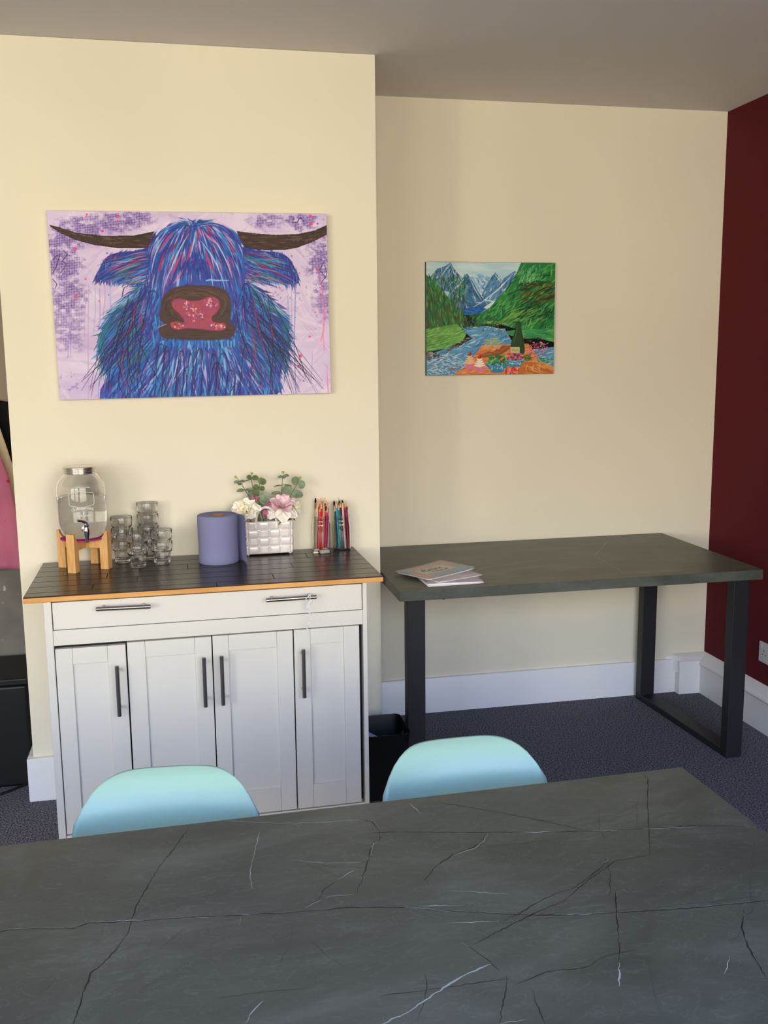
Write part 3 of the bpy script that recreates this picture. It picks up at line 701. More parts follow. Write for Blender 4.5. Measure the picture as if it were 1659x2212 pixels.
def flower(name, label, head, axis, stem_base, outer_m, inner_m, size, kind, leaves=(), group='silk flowers in the ceramic planter', seed=1):
    t = thing(name, label, 'artificial flower', head, 0, group)
    ax = Vector(axis).normalized(); Q = ax.to_track_quat('Z', 'Y').to_matrix().to_4x4(); r_ = random.Random(seed)
    mb = MB(); s = size
    if kind == 'peony':
        for k in range(7): petal(mb, (0, 0, 0), 2*pi*k/7+.2, radians(82+r_.uniform(-8, 12)), s*1.0, s*.95, .25, 0, s*.05, seed+k, mtx=Q)
        for k in range(8): petal(mb, (0, 0, 0), 2*pi*k/8, radians(60+r_.uniform(-8, 8)), s*.85, s*.75, .35, 0, s*.06, seed+20+k, mtx=Q)
        mb.build('outer_petals', [outer_m], t)
        mb = MB()
        for k in range(13): petal(mb, (r_.uniform(-.3, .3)*s, r_.uniform(-.3, .3)*s, 0), r_.uniform(0, 6.28), radians(18+r_.uniform(-8, 26)), s*r_.uniform(.5, .68), s*.42, .45, 0, s*.08, seed+50+k, mtx=Q)
        mb.build('inner_petals', [inner_m], t)
    else:
        for k in range(6): petal(mb, (0, 0, 0), 2*pi*k/6+.5, radians(88+r_.uniform(-4, 20)), s*1.1, s*1.0, .15, 0, s*.05, seed+k, mtx=Q)
        mb.build('outer_petals', [outer_m], t)
        mb = MB()
        for ring, (n_, tl, ln, wd) in enumerate(((5, 52, .92, .95), (5, 34, .86, .8), (4, 20, .74, .6), (3, 8, .60, .45))):
            for k in range(n_): petal(mb, (0, 0, -.05*s), 2*pi*k/n_+ring*.7, radians(tl+r_.uniform(-4, 4)), s*ln, s*wd, .55, 0, s*.02, seed+60+ring*9+k, mtx=Q)
        mb.build('inner_petals', [inner_m], t)
    h = Vector(head); sb = Vector(stem_base)-h
    mb = MB(); mid = sb*.5 - ax*.01
    pts = [Vector((0, 0, 0))-ax*.001]; 
    for i in range(1, 9): f = i/8; pts.append((1-f)**2*pts[0]+2*f*(1-f)*(-ax*sb.length*.5)+f*f*sb)
    mb.tube(pts, .0016, 8); mb.sphere(tuple(-ax*.004), s*.16, 10); mb.build('stem', M['stem'], t)
    for k, (p, az, tl, ln) in enumerate(leaves):
        mb = MB(); petal(mb, tuple(Vector(p)-h), az, tl, ln, ln*.6, .15, seed=seed+k); mb.build('leaf', M['leaf_dark'], t)
    return t
ZB = WT+.1045
flower('peony', 'large creamy white silk peony at the left end of the ceramic planter', (-.492, -.090, 1.020), (-.25, -.62, .75), (-.465, -.050, ZB), M['white_petal'], M['cream_petal'], .058, 'peony', seed=3)
flower('rose', 'pale pink silk rose with open white outer petals over the planter handle', (-.366, -.078, 1.026), (.05, -.55, .85), (-.380, -.050, ZB), M['white_petal'], M['pink_petal'], .058, 'rose',
       [((-.372, -.080, .992), -2.2, radians(150), .028), ((-.338, -.078, 1.000), -.4, radians(135), .028)], seed=5)
flower('peony', 'small white silk peony facing right behind the pink rose', (-.322, -.050, 1.022), (.72, -.35, .35), (-.345, -.048, ZB), M['white_petal'], M['cream_petal'], .040, 'peony', seed=9)
def cluster(label, c, r, sb, seed):
    t = thing('blossom_sprig', label, 'artificial flower', c, 0, 'silk flowers in the ceramic planter'); r_ = random.Random(seed); mb = MB()
    for k in range(46):
        z = r_.uniform(-.5, 1); a = r_.uniform(0, 6.28); s_ = (1-z*z)**.5 if abs(z) < 1 else 0
        d = Vector((s_*cos(a), s_*sin(a), z)); rr_ = r*r_.uniform(.75, 1.05)
        mb.tube([d*rr_*.3, d*rr_*.75, d*rr_], [.0008, .0016, .0024], 5)
    mb.build('florets', M['rose'], t)
    s = Vector(sb)-Vector(c); MB().tube([(0, 0, 0), tuple(s*.5+Vector((0, .004, 0))), tuple(s)], .0012, 6).build('stem', M['stem'], t)
cluster('dusky pink blossom sprig above the large white peony', (-.456, -.060, 1.062), .018, (-.440, -.045, ZB), 1)
cluster('dusky pink blossom sprig in the middle, just left of the pink rose', (-.417, -.058, 1.037), .014, (-.420, -.045, ZB), 2)
cluster('small lilac pink blossom sprig seen through the planter handle', (-.423, -.078, 1.008), .012, (-.425, -.050, ZB), 3)
def leafdisc(mb, c, d, nrm, ln, wd, seed=0):
    """round leaf starting at c, growing along d, with face normal nrm"""
    d = Vector(d).normalized(); nrm = Vector(nrm); nrm = (nrm - d*nrm.dot(d)).normalized(); s_ = d.cross(nrm); c = Vector(c)
    def fn(u, v):
        q = (u-.5)*2; w_ = wd*.5*max(.02, (1-(2*v-1)**2))**.5
        return c + d*(ln*v) + s_*(w_*q) + nrm*(.10*wd*(abs(q)*w_/wd*2) - .12*ln*v*v)
    mb.grid(fn, 9, 9, 0, True)
def euc(label, pts, nodes, tip):
    t = thing('eucalyptus_sprig', label, 'artificial foliage', pts[0], 0, 'eucalyptus sprigs in the ceramic planter'); O = Vector(pts[0])
    P = [Vector(p)-O for p in pts]; q = []
    for i in range(len(P)-1):
        p0, p1, p2, p3 = P[max(0, i-1)], P[i], P[i+1], P[min(len(P)-1, i+2)]
        for k in range(5):
            f = k/5; q.append(.5*((2*p1)+(-p0+p2)*f+(2*p0-5*p1+4*p2-p3)*f*f+(-p0+3*p1-3*p2+p3)*f**3))
    q.append(P[-1]); MB().tube(q, [.0016-.0009*i/(len(q)-1) for i in range(len(q))], 8).build('stem', M['stem'], t)
    for k, (c, d, nr, ln, wd, dark) in enumerate(nodes):
        mb = MB(); leafdisc(mb, Vector(c)-O, d, nr, ln, wd, k); mb.build('leaf', M['leaf_dark' if dark else 'leaf'], t)
    mb = MB(); e_ = Vector(pts[-1])-O; td = Vector(tip).normalized()
    for k in range(5):
        a = k*1.3; dd = (td+Vector((.5*cos(a), .4*sin(a), .1*sin(a*2)))).normalized()
        leafdisc(mb, e_, dd, (cos(a), -1, sin(a)), .011, .0055)
    mb.build('tip_buds', M['bud'], t)
Yf = -.060
euc('eucalyptus sprig leaning furthest left, its tip pointing left', [(-.440, -.045, ZB), (-.465, -.05, 1.04), (-.487, -.058, 1.085), (-.510, -.062, 1.125), (-.516, -.062, 1.134)],
    [((-.509, Yf, 1.122), (-1, -.4, -.15), (0, -.5, 1), .020, .018, 0), ((-.509, Yf, 1.122), (1, -.4, .0), (0, -.5, 1), .020, .018, 0), ((-.505, Yf, 1.116), (-.3, -.9, -.3), (0, -.5, .8), .016, .018, 0),
     ((-.492, Yf, 1.090), (-1, -.2, .0), (0, -.45, 1), .028, .022, 0), ((-.492, Yf, 1.090), (1, -.2, .1), (0, -.35, 1), .026, .020, 0)], (-1, -.1, .6))
euc('eucalyptus sprig standing straight up above the white peony, the tallest', [(-.435, -.045, ZB), (-.452, -.05, 1.04), (-.462, -.055, 1.09), (-.467, -.056, 1.130), (-.467, -.056, 1.142)],
    [((-.466, Yf, 1.132), (1, -.2, .0), (.0, -.9, .8), .024, .022, 1), ((-.466, Yf, 1.134), (-1, -.2, .15), (.1, -.8, .8), .018, .020, 1), ((-.466, Yf, 1.126), (-1, 0, -.1), (0, -.15, 1), .028, .014, 1),
     ((-.458, Yf, 1.088), (-1, 0, .0), (0, -.2, 1), .020, .014, 0), ((-.455, -.055, 1.066), (-.6, -.3, .8), (0, -1, .3), .036, .030, 0), ((-.452, -.055, 1.062), (-1, -.1, .1), (0, -1, .5), .034, .030, 0)], (.3, -.1, 1))
euc('eucalyptus sprig with overlapping dark leaves between the two big flowers', [(-.425, -.045, ZB), (-.440, -.055, 1.03), (-.443, -.062, 1.07), (-.441, -.066, 1.10), (-.437, -.068, 1.125)],
    [((-.440, -.068, 1.118), (.9, -.2, .1), (-.2, -1, .25), .024, .024, 1), ((-.440, -.068, 1.112), (.3, -.3, .8), (-.6, -1, .1), .022, .020, 1), ((-.442, -.07, 1.100), (-.9, -.3, .1), (0, -.9, .6), .022, .022, 1),
     ((-.442, -.07, 1.098), (.9, -.3, -.2), (0, -.9, .6), .020, .020, 1), ((-.442, -.07, 1.075), (-.7, -.3, .4), (0, -1, .4), .026, .026, 1), ((-.442, -.072, 1.068), (.9, -.3, -.1), (-.1, -1, .4), .036, .036, 0),
     ((-.443, -.072, 1.058), (1, -.3, -.25), (0, -1, .5), .034, .030, 0), ((-.443, -.070, 1.052), (-.9, -.3, -.2), (0, -.6, .9), .024, .022, 0), ((-.440, -.070, 1.048), (.35, -.3, -.8), (0, -1, .1), .024, .020, 1), ((-.425, -.066, 1.02), (.5, -.3, -.3), (0, -1, .3), .026, .020, 1)], (.2, -.1, 1))
euc('eucalyptus sprig standing upright above the pink rose', [(-.375, -.045, ZB), (-.366, -.05, 1.04), (-.362, -.055, 1.09), (-.357, -.056, 1.135), (-.356, -.056, 1.142)],
    [((-.357, Yf, 1.134), (1, -.3, .2), (0, -.6, 1), .022, .018, 0), ((-.357, Yf, 1.134), (-1, -.3, -.1), (0, -.5, 1), .020, .016, 0), ((-.357, Yf, 1.132), (.1, -1, -.1), (0, -.3, 1), .018, .018, 0),
     ((-.360, Yf, 1.102), (-1, -.1, 0), (0, -.12, 1), .032, .014, 1), ((-.360, Yf, 1.103), (1, -.1, .0), (0, -.15, 1), .034, .014, 1), ((-.364, Yf, 1.075), (-1, -.1, .1), (0, -.5, 1), .036, .020, 0),
     ((-.360, -.05, 1.085), (1, 0, -.1), (0, -1, .3), .030, .026, 0)], (0, -.1, 1))
euc('eucalyptus sprig with pale round leaves leaning right, nearest the pencils', [(-.355, -.045, ZB), (-.342, -.055, 1.04), (-.325, -.062, 1.078), (-.308, -.066, 1.105), (-.298, -.068, 1.122)],
    [((-.306, -.068, 1.107), (-.6, -.2, .7), (.2, -1, .3), .030, .032, 0), ((-.306, -.068, 1.106), (.9, -.2, -.15), (-.3, -1, .3), .026, .030, 0),
     ((-.328, -.064, 1.072), (1, -.1, -.1), (0, -1, .7), .040, .032, 0), ((-.326, -.060, 1.078), (-1, 0, .5), (0, -1, .4), .036, .034, 0)], (0, -.2, 1))

# pencil jars -------------------------------------------
def jar(label, c):
    out = [(.001, 0), (.0270, 0), (.0310, .003), (.0325, .009), (.0325, .090), (.0318, .0955), (.0295, .1015), (.0280, .105), (.0280, .109), (.0292, .1095), (.0292, .112), (.0280, .1125), (.0280, .116), (.0292, .1165), (.0292, .119), (.0280, .120), (.0280, .124)]
    inn = [(r-.0020, z if z > .1 else max(z, .0045)) for r, z in out][::-1]
    o = MB().lathe(out+inn, 48).build('glass_jar', M['glass'], None, angle=60); o.location = (*c, WT+.0002)
    tag(o, label, 'glass jar', 'glass jars of pencils on the sideboard'); return o
JA, JBx = (-.2225, -.0345), (-.1480, -.0365)
jar('clear glass jar holding mostly red and pink pencils', JA)
jar('clear glass jar holding mostly blue and green pencils', JBx)
cm = {}
def pm(c, name):
    if name not in cm: cm[name] = mat(name+'_lacquer', rgb(*c), .3, coat=.3)
    return cm[name]
CR = dict(red=(206, 26, 40), hot_pink=(232, 44, 120), orange=(228, 78, 40), scarlet=(220, 40, 30), natural=(196, 158, 112), black=(18, 18, 20), silver=(190, 190, 186), rose_pink=(236, 110, 140),
          navy=(36, 50, 96), sky_blue=(50, 156, 214), green=(44, 140, 56), crimson=(176, 24, 50), peach=(238, 184, 156), olive=(150, 140, 50), dark_green=(24, 78, 48), brown=(132, 84, 50), blue=(40, 84, 170), teal=(30, 110, 110))
def pencil(col, p0, p1, brush=False):
    p0, p1 = Vector(p0), Vector(p1); d = (p1-p0); ln = d.length; Q = d.to_track_quat('Z', 'Y').to_matrix().to_4x4(); r = .0036
    words = col.replace('_', ' ')
    o = bpy.data.objects.new('paintbrush' if brush else 'colouring_pencil', None); COL.objects.link(o); o.empty_display_size = .02; o.location = p0
    mt = pm(CR[col], col)
    if brush:
        MB().lathe([(.0020, 0), (.0034, .03), (.0036, ln*.5), (.0026, ln*.78)], 12, mtx=Q).build('handle', mt, o)
        MB().lathe([(.0030, ln*.78), (.0034, ln*.80), (.0034, ln*.90)], 12, mtx=Q).build('ferrule', M['steel'], o)
        MB().lathe([(.0032, ln*.90), (.0040, ln*.94), (.0022, ln*.99), (.0006, ln)], 10, mtx=Q).build('bristles', M['black_cloth'], o)
    else:
        L0 = ln-.021
        b = MB().lathe([(r, 0), (r, L0)], 6, mtx=Q); b.s = [False]*len(b.s); b.build('barrel', mt, o)
        c = MB().lathe([(r*.98, L0), (.0012, ln-.004)], 12, mtx=Q).build('sharpened_end', M['pencil_wood'], o)
        MB().lathe([(.0012, ln-.004), (.0003, ln)], 8, mtx=Q).build('lead', mt, c)
    return o
def fill(c, cols, lean, jarword, seed, group):
    r_ = random.Random(seed); sp = .0083; pts = []
    for i in range(-3, 4):
        for j in range(-3, 4):
            x = sp*(i+j*.5); y = sp*j*.866
            if hypot(x, y) < .0222: pts.append((x, y))
    pts.sort(key=lambda q: q[1])
    cnt = {}
    for (x, y), cl in zip(pts, cols):
        br = cl.startswith('*'); cl2 = cl.strip('*')
        a = r_.uniform(-.03, .03); h = r_.uniform(.160, .184) + (.006 if y > 0 else -.004)
        b = (c[0]+x-lean, c[1]+y-.0008, WT+.0055+ r_.uniform(0, .002)); tt = (c[0]+x*1.02+lean+r_.uniform(-.0006, .0006), c[1]+y*1.0-.001, WT+h)
        o = pencil(cl2, b, tt, br)
        row = 'front' if y < -.006 else ('middle' if y < .006 else 'back')
        side = 'left' if x < -.006 else ('right' if x > .006 else 'centre')
        o['label'] = '%s %s in the %s jar, %s row, %s' % (cl2.replace('_', ' '), 'paintbrush' if br else 'colouring pencil', jarword, row, side)
        o['category'] = 'paintbrush' if br else 'pencil'; o['group'] = group
fill(JA, ['red', 'natural', 'silver', 'orange', 'scarlet', 'rose_pink', 'hot_pink', 'natural', 'red', 'crimson', 'natural', '*black', 'red', 'natural', '*black', 'brown', '*red', 'natural', '*natural', 'olive', 'rose_pink', 'navy', 'orange'], .0042, 'left', 5, 'pencils in the left glass jar')
fill(JBx, ['navy', 'peach', 'sky_blue', 'green', 'red', 'blue', 'crimson', 'dark_green', 'green', '*black', 'natural', 'navy', '*black', 'red', 'peach', 'teal', '*olive', 'brown', '*black', 'natural', 'green', 'navy', 'natural'], -.0042, 'right', 6, 'pencils in the right glass jar')
# erasers
def eraser(label, c, rz_, sx, sy, sz, m_, tilt=0, g='old erasers by the pencil jars'):
    o = MB().box(-sx/2, sx/2, -sy/2, sy/2, 0, sz).build('eraser', m_, None, bevel=.0032, seg=3)
    o.location = c; o.rotation_euler = (0, tilt, rz_); return tag(o, label, 'eraser', g)
eraser('worn grey block eraser in front of the left pencil jar, largest and nearest', (-.2215, -.103, WT+.0002), radians(12), .034, .018, .013, M['rubber'])
eraser('small cream oval eraser peeking out left of the grey block eraser', (-.2520, -.096, WT+.0002), radians(4), .018, .015, .007, M['rubber_white'])
eraser('grey eraser lying on top of the cream oval eraser', (-.2490, -.092, WT+.0076), radians(14), .019, .012, .008, M['rubber'], -.05)
eraser('grey eraser leaning behind the block eraser against the left jar', (-.2165, -.0815, WT+.0002), radians(35), .014, .009, .016, M['rubber'])

# ------------------------------------------------------------------ colouring books on the desk
def book(name, label, cx, cy, z0, w_, h_, th, rz_, cover, curl=0, lift=0, group='colouring books on the desk'):
    t = thing(name, label, 'book', (cx, cy, z0), rz_, group)
    def sheet(dz, ins, cl):
        def fn(u, v):
            x = (u-.5)*(w_-ins*2); y = (v-.5)*(h_-ins*2)
            return (x, y, dz + cl*max(0, u-.35)**2/.42 + lift*max(0, .3-v)*u)
        return fn
    MB().grid(sheet(th*.5, .0015, curl*.55), 12, 8, 0, True).build('pages', M['paper'], t, solid=th*.86, off=0)
    MB().grid(sheet(th+.0004, 0, curl), 14, 10, 0, True).build('cover', cover, t, solid=.0005, off=1)
    return t, sheet(th+.0004, 0, curl)
cov1 = mat('watercolour_cover', rgb(190, 150, 136), .35, col2=rgb(128, 152, 158), vscale=7, detail=2, coat=.3, thr=(.42, .6))
cov2 = mat('silvery_cover', rgb(176, 168, 170), .3, col2=rgb(150, 140, 148), vscale=9, coat=.3)
cov3 = mat('grey_mauve_cover', rgb(160, 152, 160), .3, col2=rgb(186, 176, 178), vscale=8, coat=.3)
DZ = .7502
sh = MB().grid(lambda u, v: ((u-.5)*.205, (v-.5)*.275, .0002), 4, 4).build('paper_sheet', M['paper'], None, solid=.0008, off=1)
sh.location = (.2200, -.098, DZ); sh.rotation_euler = (0, 0, radians(2)); tag(sh, 'plain white sheet at the bottom of the stack of books', 'paper')
book('colouring_book', 'silvery grey colouring book second from the bottom, spine towards the viewer', .2320, -.086, DZ+.0012, .205, .270, .0036, radians(-3), cov2)
book('colouring_book', 'mauve grey colouring book just under the book with lettering', .2190, -.080, DZ+.0058, .200, .210, .0032, radians(22), cov3, lift=0)
BA = radians(30.2)
bk, surf = book('colouring_book', 'top colouring book with a Relax COLOUR title label and curled corner', .1960, -.044, DZ+.0100, .244, .182, .0036, BA, cov1, curl=.007)
lab = MB(); lp_ = [(-.066, -.020), (-.048, .026), (.030, .038), (.070, .020), (.052, -.034), (-.026, -.038)]
lw = surf(.5, .5)
def sz_(x): u = x/.244+.5; return .0036+.0004+.007*max(0, u-.35)**2/.42+.0008
lab.grid(lambda u, v: ((u-.5)*.150, (v-.5)*.074+.0*u, sz_((u-.5)*.150)), 12, 6)
lo = lab.build('title_label', mat('label_card', rgb(206, 200, 188), .5), bk)
ink = mat('grey_ink', rgb(52, 50, 54), .6)
def letters(text, size, x, y, shear, parent, zf, name='lettering', rot=0):
    me = to_jar(text, size, 0, shear, ex=.0001); 
    for v in me.vertices:
        a, b, d = v.co; v.co = (x+a*cos(rot)-b*sin(rot), y+a*sin(rot)+b*cos(rot), zf(x+a)+.0002+d)
    me.materials.append(ink); o = bpy.data.objects.new(name, me); COL.objects.link(o); o.parent = parent; return o
letters('Relax', .046, -.008, .0000, .35, lo, sz_)
letters('COLOUR', .020, .008, -.0250, .2, lo, sz_)

# ------------------------------------------------------------------ double socket on the maroon wall
t = thing('wall_socket', 'white double plug socket on the maroon wall behind the desk leg', 'socket', (XR, .004, .3150), 0)
MB().box(-.009, -.0002, -.073, .073, -.043, .043).build('plate', M['plastic_white'], t, bevel=.0025, seg=3)
for sy in (-1, 1):
    c = sy*.037
    mb = MB(); mb.box(-.0093, -.0088, c-.002, c+.002, .004, .012)
    for q in (-.011, .011): mb.box(-.0093, -.0088, c+q-.0032, c+q+.0032, -.0105, -.0065)
    mb.build('pin_holes', M['hole'], t)
    MB().box(-.0118, -.0088, c+sy*.018-.005, c+sy*.018+.005, .020, .034).build('switch', M['plastic_white'], t, bevel=.0012)

# ------------------------------------------------------------------ aprons hanging in the left alcove
def apron(name, label, mt, y0, right, left_off, ztop, zbot, folds, amp, seed, wv=0):
    """right(z) gives the right edge; hangs to the left of it"""
    r_ = random.Random(seed); ph = [r_.uniform(0, 6) for _ in range(4)]
    def fn(u, v):
        z = zbot + (ztop-zbot)*v; xr = right(z); xl = left_off - .0; x = xr + (xl-xr)*u
        a = amp*(1-.6*v)
        y = y0 - a*(sin(u*folds*6.28+ph[0]+.8*v)*.6+.4*sin(u*folds*11+ph[1])) + .006*sin(v*5+ph[2])
        return (x, y, z + wv*sin(u*9+ph[3])*(1-v)**3)
    return fn, name, label, mt
def interp(pts):
    pts = sorted(pts)
    def f(z):
        if z <= pts[0][0]: return pts[0][1]
        for (a, b), (c, d) in zip(pts, pts[1:]):
            if z <= c: return b+(d-b)*(z-a)/(c-a)
        return pts[-1][1]
    return f
splat = mat('pink_paint_splashed_cloth', rgb(186, 104, 128), .85, col2=rgb(166, 90, 114), vscale=5, bump=.2, bscale=250)
def splash(m_, cols, scale=26):
    nt = m_.node_tree; b = nt.nodes['Principled BSDF']; N, L = nt.nodes.new, nt.links.new
    src = b.inputs['Base Color'].links[0].from_socket
    for k, c in enumerate(cols):
        tcn = N('ShaderNodeTexCoord'); mp = N('ShaderNodeMapping'); mp.inputs['Location'].default_value = (k*3.1, k, 0); mp.inputs['Scale'].default_value = (1, 1, .6); L(tcn.outputs['Object'], mp.inputs[0])
        n = N('ShaderNodeTexNoise'); n.inputs['Scale'].default_value = scale*(1+.3*k); n.inputs['Detail'].default_value = 3; L(mp.outputs[0], n.inputs[0])
        r = N('ShaderNodeValToRGB'); r.color_ramp.elements[0].position = .68; r.color_ramp.elements[1].position = .71; L(n.outputs[0], r.inputs[0])
        mx = N('ShaderNodeMix'); mx.data_type = 'RGBA'; L(r.outputs[0], mx.inputs[0]); L(src, mx.inputs[6]); mx.inputs[7].default_value = c; src = mx.outputs[2]
    L(src, b.inputs['Base Color'])
splash(splat, [rgb(60, 50, 80), rgb(170, 30, 50), rgb(190, 150, 90)])
greyc = mat('grey_paint_splashed_cloth', rgb(98, 94, 88), .9, col2=rgb(120, 116, 108), vscale=7, bump=.2, bscale=250)
splash(greyc, [rgb(150, 140, 100), rgb(140, 60, 60), rgb(170, 170, 175)], 18)
taupe = mat('taupe_cloth', rgb(150, 138, 122), .9, bump=.2, bscale=250); cream = mat('cream_cloth', rgb(206, 190, 156), .9, bump=.2, bscale=250)
specs = [
 ('apron', 'pink paint-splashed apron hanging in the alcove left of the chimney breast', splat, .385, interp([(.762, -1.282), (.98, -1.318), (1.12, -1.340), (1.24, -1.378), (1.30, -1.398), (1.42, -1.46)]), -1.80, 1.55, .762, 3.0, .016, 1, 0),
 ('apron', 'cream apron hanging behind the pink apron in the alcove', cream, .425, interp([(.80, -1.30), (1.12, -1.322), (1.22, -1.345), (1.30, -1.365), (1.38, -1.400), (1.5, -1.45)]), -1.78, 1.52, .80, 2.2, .010, 2, 0),
 ('apron', 'grey paint-stained apron hanging lowest, below the pink apron', greyc, .450, interp([(.3, -1.275), (1.4, -1.29)]), -1.84, 1.02, .372, 2.0, .008, 3, 0),
 ('apron', 'black apron hanging behind the cream apron', M['black_cloth'], .478, interp([(.6, -1.270), (1.45, -1.275)]), -1.86, 1.60, .50, 2.2, .006, 4, 0),
 ('overall', 'taupe overall hanging highest in the alcove beside the chimney breast', taupe, .405, interp([(1.39, -1.305), (1.55, -1.290), (1.80, -1.300), (1.95, -1.34)]), -1.78, 1.96, 1.395, 2.4, .012, 5, .012)]
for nm, lb, mt, y0, rt, lf, zt, zb, fo, am, sd, wv in specs:
    fn = apron(nm, lb, mt, y0, rt, lf, zt, zb, fo, am, sd, wv)[0]
    o = MB().grid(fn, 60, 44).build(nm, mt, None, solid=.0015); tag(o, lb, 'apron' if nm == 'apron' else 'overall', 'aprons hanging in the alcove')
mb = MB().box(-1.95, -1.285, .490, .512, 1.52, 1.97)
t = thing('coat_rack', 'dark wooden coat rail on the alcove wall carrying the aprons', 'coat rack', (-1.6, .50, 1.55))
MB().box(-.38, .28, -.004, .0165, -.03, .03).build('rail', M['beech'], t, bevel=.002)
for k in range(5):
    x = -.30+.13*k; MB().tube([(x, -.004, 0), (x, -.075, -.005), (x, -.085, .010)], .005, 8).build('hook', M['black_metal'], t)
# black crate on the carpet
t = thing('storage_box', 'black storage box on the carpet below the hanging aprons', 'box', (-1.60, .30, 0))
MB().box(-.33, .315, -.175, .12, 0, .385).build('body', M['bin'], t, bevel=.012, seg=3)
MB().box(-.335, .320, -.180, .125, .3855, .412).build('lid', M['bin'], t, bevel=.006)
o = MB().tube([(-1.60, .10, .005), (-1.50, .050, .005), (-1.42, .045, .005), (-1.36, .085, .005), (-1.325, .118, .005), (-1.305, .130, .010)], .0045, 8).build('cable', M['bin'])
tag(o, 'black cable curving over the carpet in front of the storage box', 'cable')

# tell apart pencils whose descriptions coincide
_by = {}
for o in COL.objects:
    if o.get('category') in ('pencil', 'paintbrush'): _by.setdefault(o['label'], []).append(o)
for lb, os_ in _by.items():
    if len(os_) > 1:
        os_.sort(key=lambda o: o.location.x)
        for i, o in enumerate(os_): o['label'] = lb + (', left-hand one of these' if i == 0 else ', right-hand one of these' if i == len(os_)-1 else ', one between')
# ------------------------------------------------------------------ the two painted canvases
class Paint:
    def __init__(s, w, h, corners, seed):
        s.w, s.h = w, h; s.a = np.zeros((h, w, 3)); s.r = np.random.RandomState(seed)
        dst = [(0, 0), (w-1, 0), (w-1, h-1), (0, h-1)]; A = []
        for (x, y), (u, v) in zip(corners, dst):
            A.append([x, y, 1, 0, 0, 0, -u*x, -u*y, u]); A.append([0, 0, 0, x, y, 1, -v*x, -v*y, v])
        A = np.array(A, float); q = np.linalg.solve(A[:, :8], A[:, 8]); s.H = np.append(q, 1).reshape(3, 3)
        c = np.array(corners, float); s.k = w/np.hypot(*(c[1]-c[0]))
        s.Y, s.X = np.mgrid[0:h, 0:w].astype(float)
    def m(s, pts):
        p = np.c_[np.array(pts, float), np.ones(len(pts))] @ s.H.T
        return p[:, :2]/p[:, 2:]
    def noise(s, sx, sy, oct=3):
        o = np.zeros((s.h, s.w)); amp = 1; t = 0
        for i in range(oct):
            gh, gw = int(s.h/sy)+3, int(s.w/sx)+3; g = s.r.rand(gh, gw)
            y = s.Y/sy; x = s.X/sx; yi = y.astype(int); xi = x.astype(int); fy = y-yi; fx = x-xi
            fy = fy*fy*(3-2*fy); fx = fx*fx*(3-2*fx)
            o += amp*((g[yi, xi]*(1-fx)+g[yi, xi+1]*fx)*(1-fy)+(g[yi+1, xi]*(1-fx)+g[yi+1, xi+1]*fx)*fy); t += amp
            amp *= .5; sx = max(1.2, sx/2); sy = max(1.2, sy/2)
        return o/t
    def blend(s, mask, col, sl=(slice(None), slice(None))):
        c = np.array(col, float); s.a[sl] += (c - s.a[sl])*mask[..., None]
    def stroke(s, pts, wd, col, al=1., soft=1.):
        p = s.m(pts); n = len(p); wd = np.broadcast_to(np.array(wd, float), (n,))*s.k*.5 if np.ndim(wd) == 0 else np.interp(np.linspace(0, 1, n), np.linspace(0, 1, len(wd)), wd)*s.k*.5
        R_ = wd.max()+soft+1
        x0, x1 = int(max(0, p[:, 0].min()-R_)), int(min(s.w, p[:, 0].max()+R_+1)); y0, y1 = int(max(0, p[:, 1].min()-R_)), int(min(s.h, p[:, 1].max()+R_+1))
        if x1 <= x0 or y1 <= y0: return
        X, Y = s.X[y0:y1, x0:x1], s.Y[y0:y1, x0:x1]; best = np.full(X.shape, 1e9)
        for i in range(n-1):
            d = p[i+1]-p[i]; L2 = max(1e-6, d@d); t = np.clip(((X-p[i, 0])*d[0]+(Y-p[i, 1])*d[1])/L2, 0, 1)
            best = np.minimum(best, np.hypot(X-p[i, 0]-t*d[0], Y-p[i, 1]-t*d[1])-(wd[i]+(wd[i+1]-wd[i])*t))
        s.blend(np.clip(.5-best/soft, 0, 1)*al, col, (slice(y0, y1), slice(x0, x1)))
    def inside(s, pts):
        p = s.m(pts); ins = np.zeros((s.h, s.w), bool); n = len(p)
        x0, x1 = int(max(0, p[:, 0].min()-1)), int(min(s.w, p[:, 0].max()+2)); y0, y1 = int(max(0, p[:, 1].min()-1)), int(min(s.h, p[:, 1].max()+2))
        X, Y = s.X[y0:y1, x0:x1], s.Y[y0:y1, x0:x1]; q = np.zeros(X.shape, bool)
        for i in range(n):
            (xa, ya), (xb, yb) = p[i], p[(i+1) % n]
            if ya == yb: continue
            q ^= ((ya > Y) != (yb > Y)) & (X < (xb-xa)*(Y-ya)/(yb-ya)+xa)
        ins[y0:y1, x0:x1] = q; return ins
    def poly(s, pts, col, al=1., col2=None, nz=None):
        k = s.inside(pts)
        if col2 is None: s.blend(k*al, col)
        else:
            f = s.noise(*(nz or (30, 30)))[..., None]; f = np.clip((f-.3)/.4, 0, 1)
            c = np.array(col, float)*(1-f)+np.array(col2, float)*f; kk = (k*al)[..., None]; s.a = s.a*(1-kk)+c*kk
        return k
    def blob(s, x, y, r, col, al=1.): s.stroke([(x, y), (x+.1, y)], 2*r, col, al)
    def smooth_poly(s, pts, n=8):
        o = []; k = len(pts); P = [np.array(q, float) for q in pts]
        for i in range(k):
            a, b, c, d = P[i-1], P[i], P[(i+1) % k], P[(i+2) % k]
            for j in range(n):
                f = j/n; o.append(.5*(2*b+(c-a)*f+(2*a-5*b+4*c-d)*f*f+(-a+3*b-3*c+d)*f**3))
        return o
def bez(a, b, c, n=7):
    a, b, c = (np.array(q, float) for q in (a, b, c)); t = np.linspace(0, 1, n)[:, None]
    return (1-t)**2*a+2*t*(1-t)*b+t*t*c
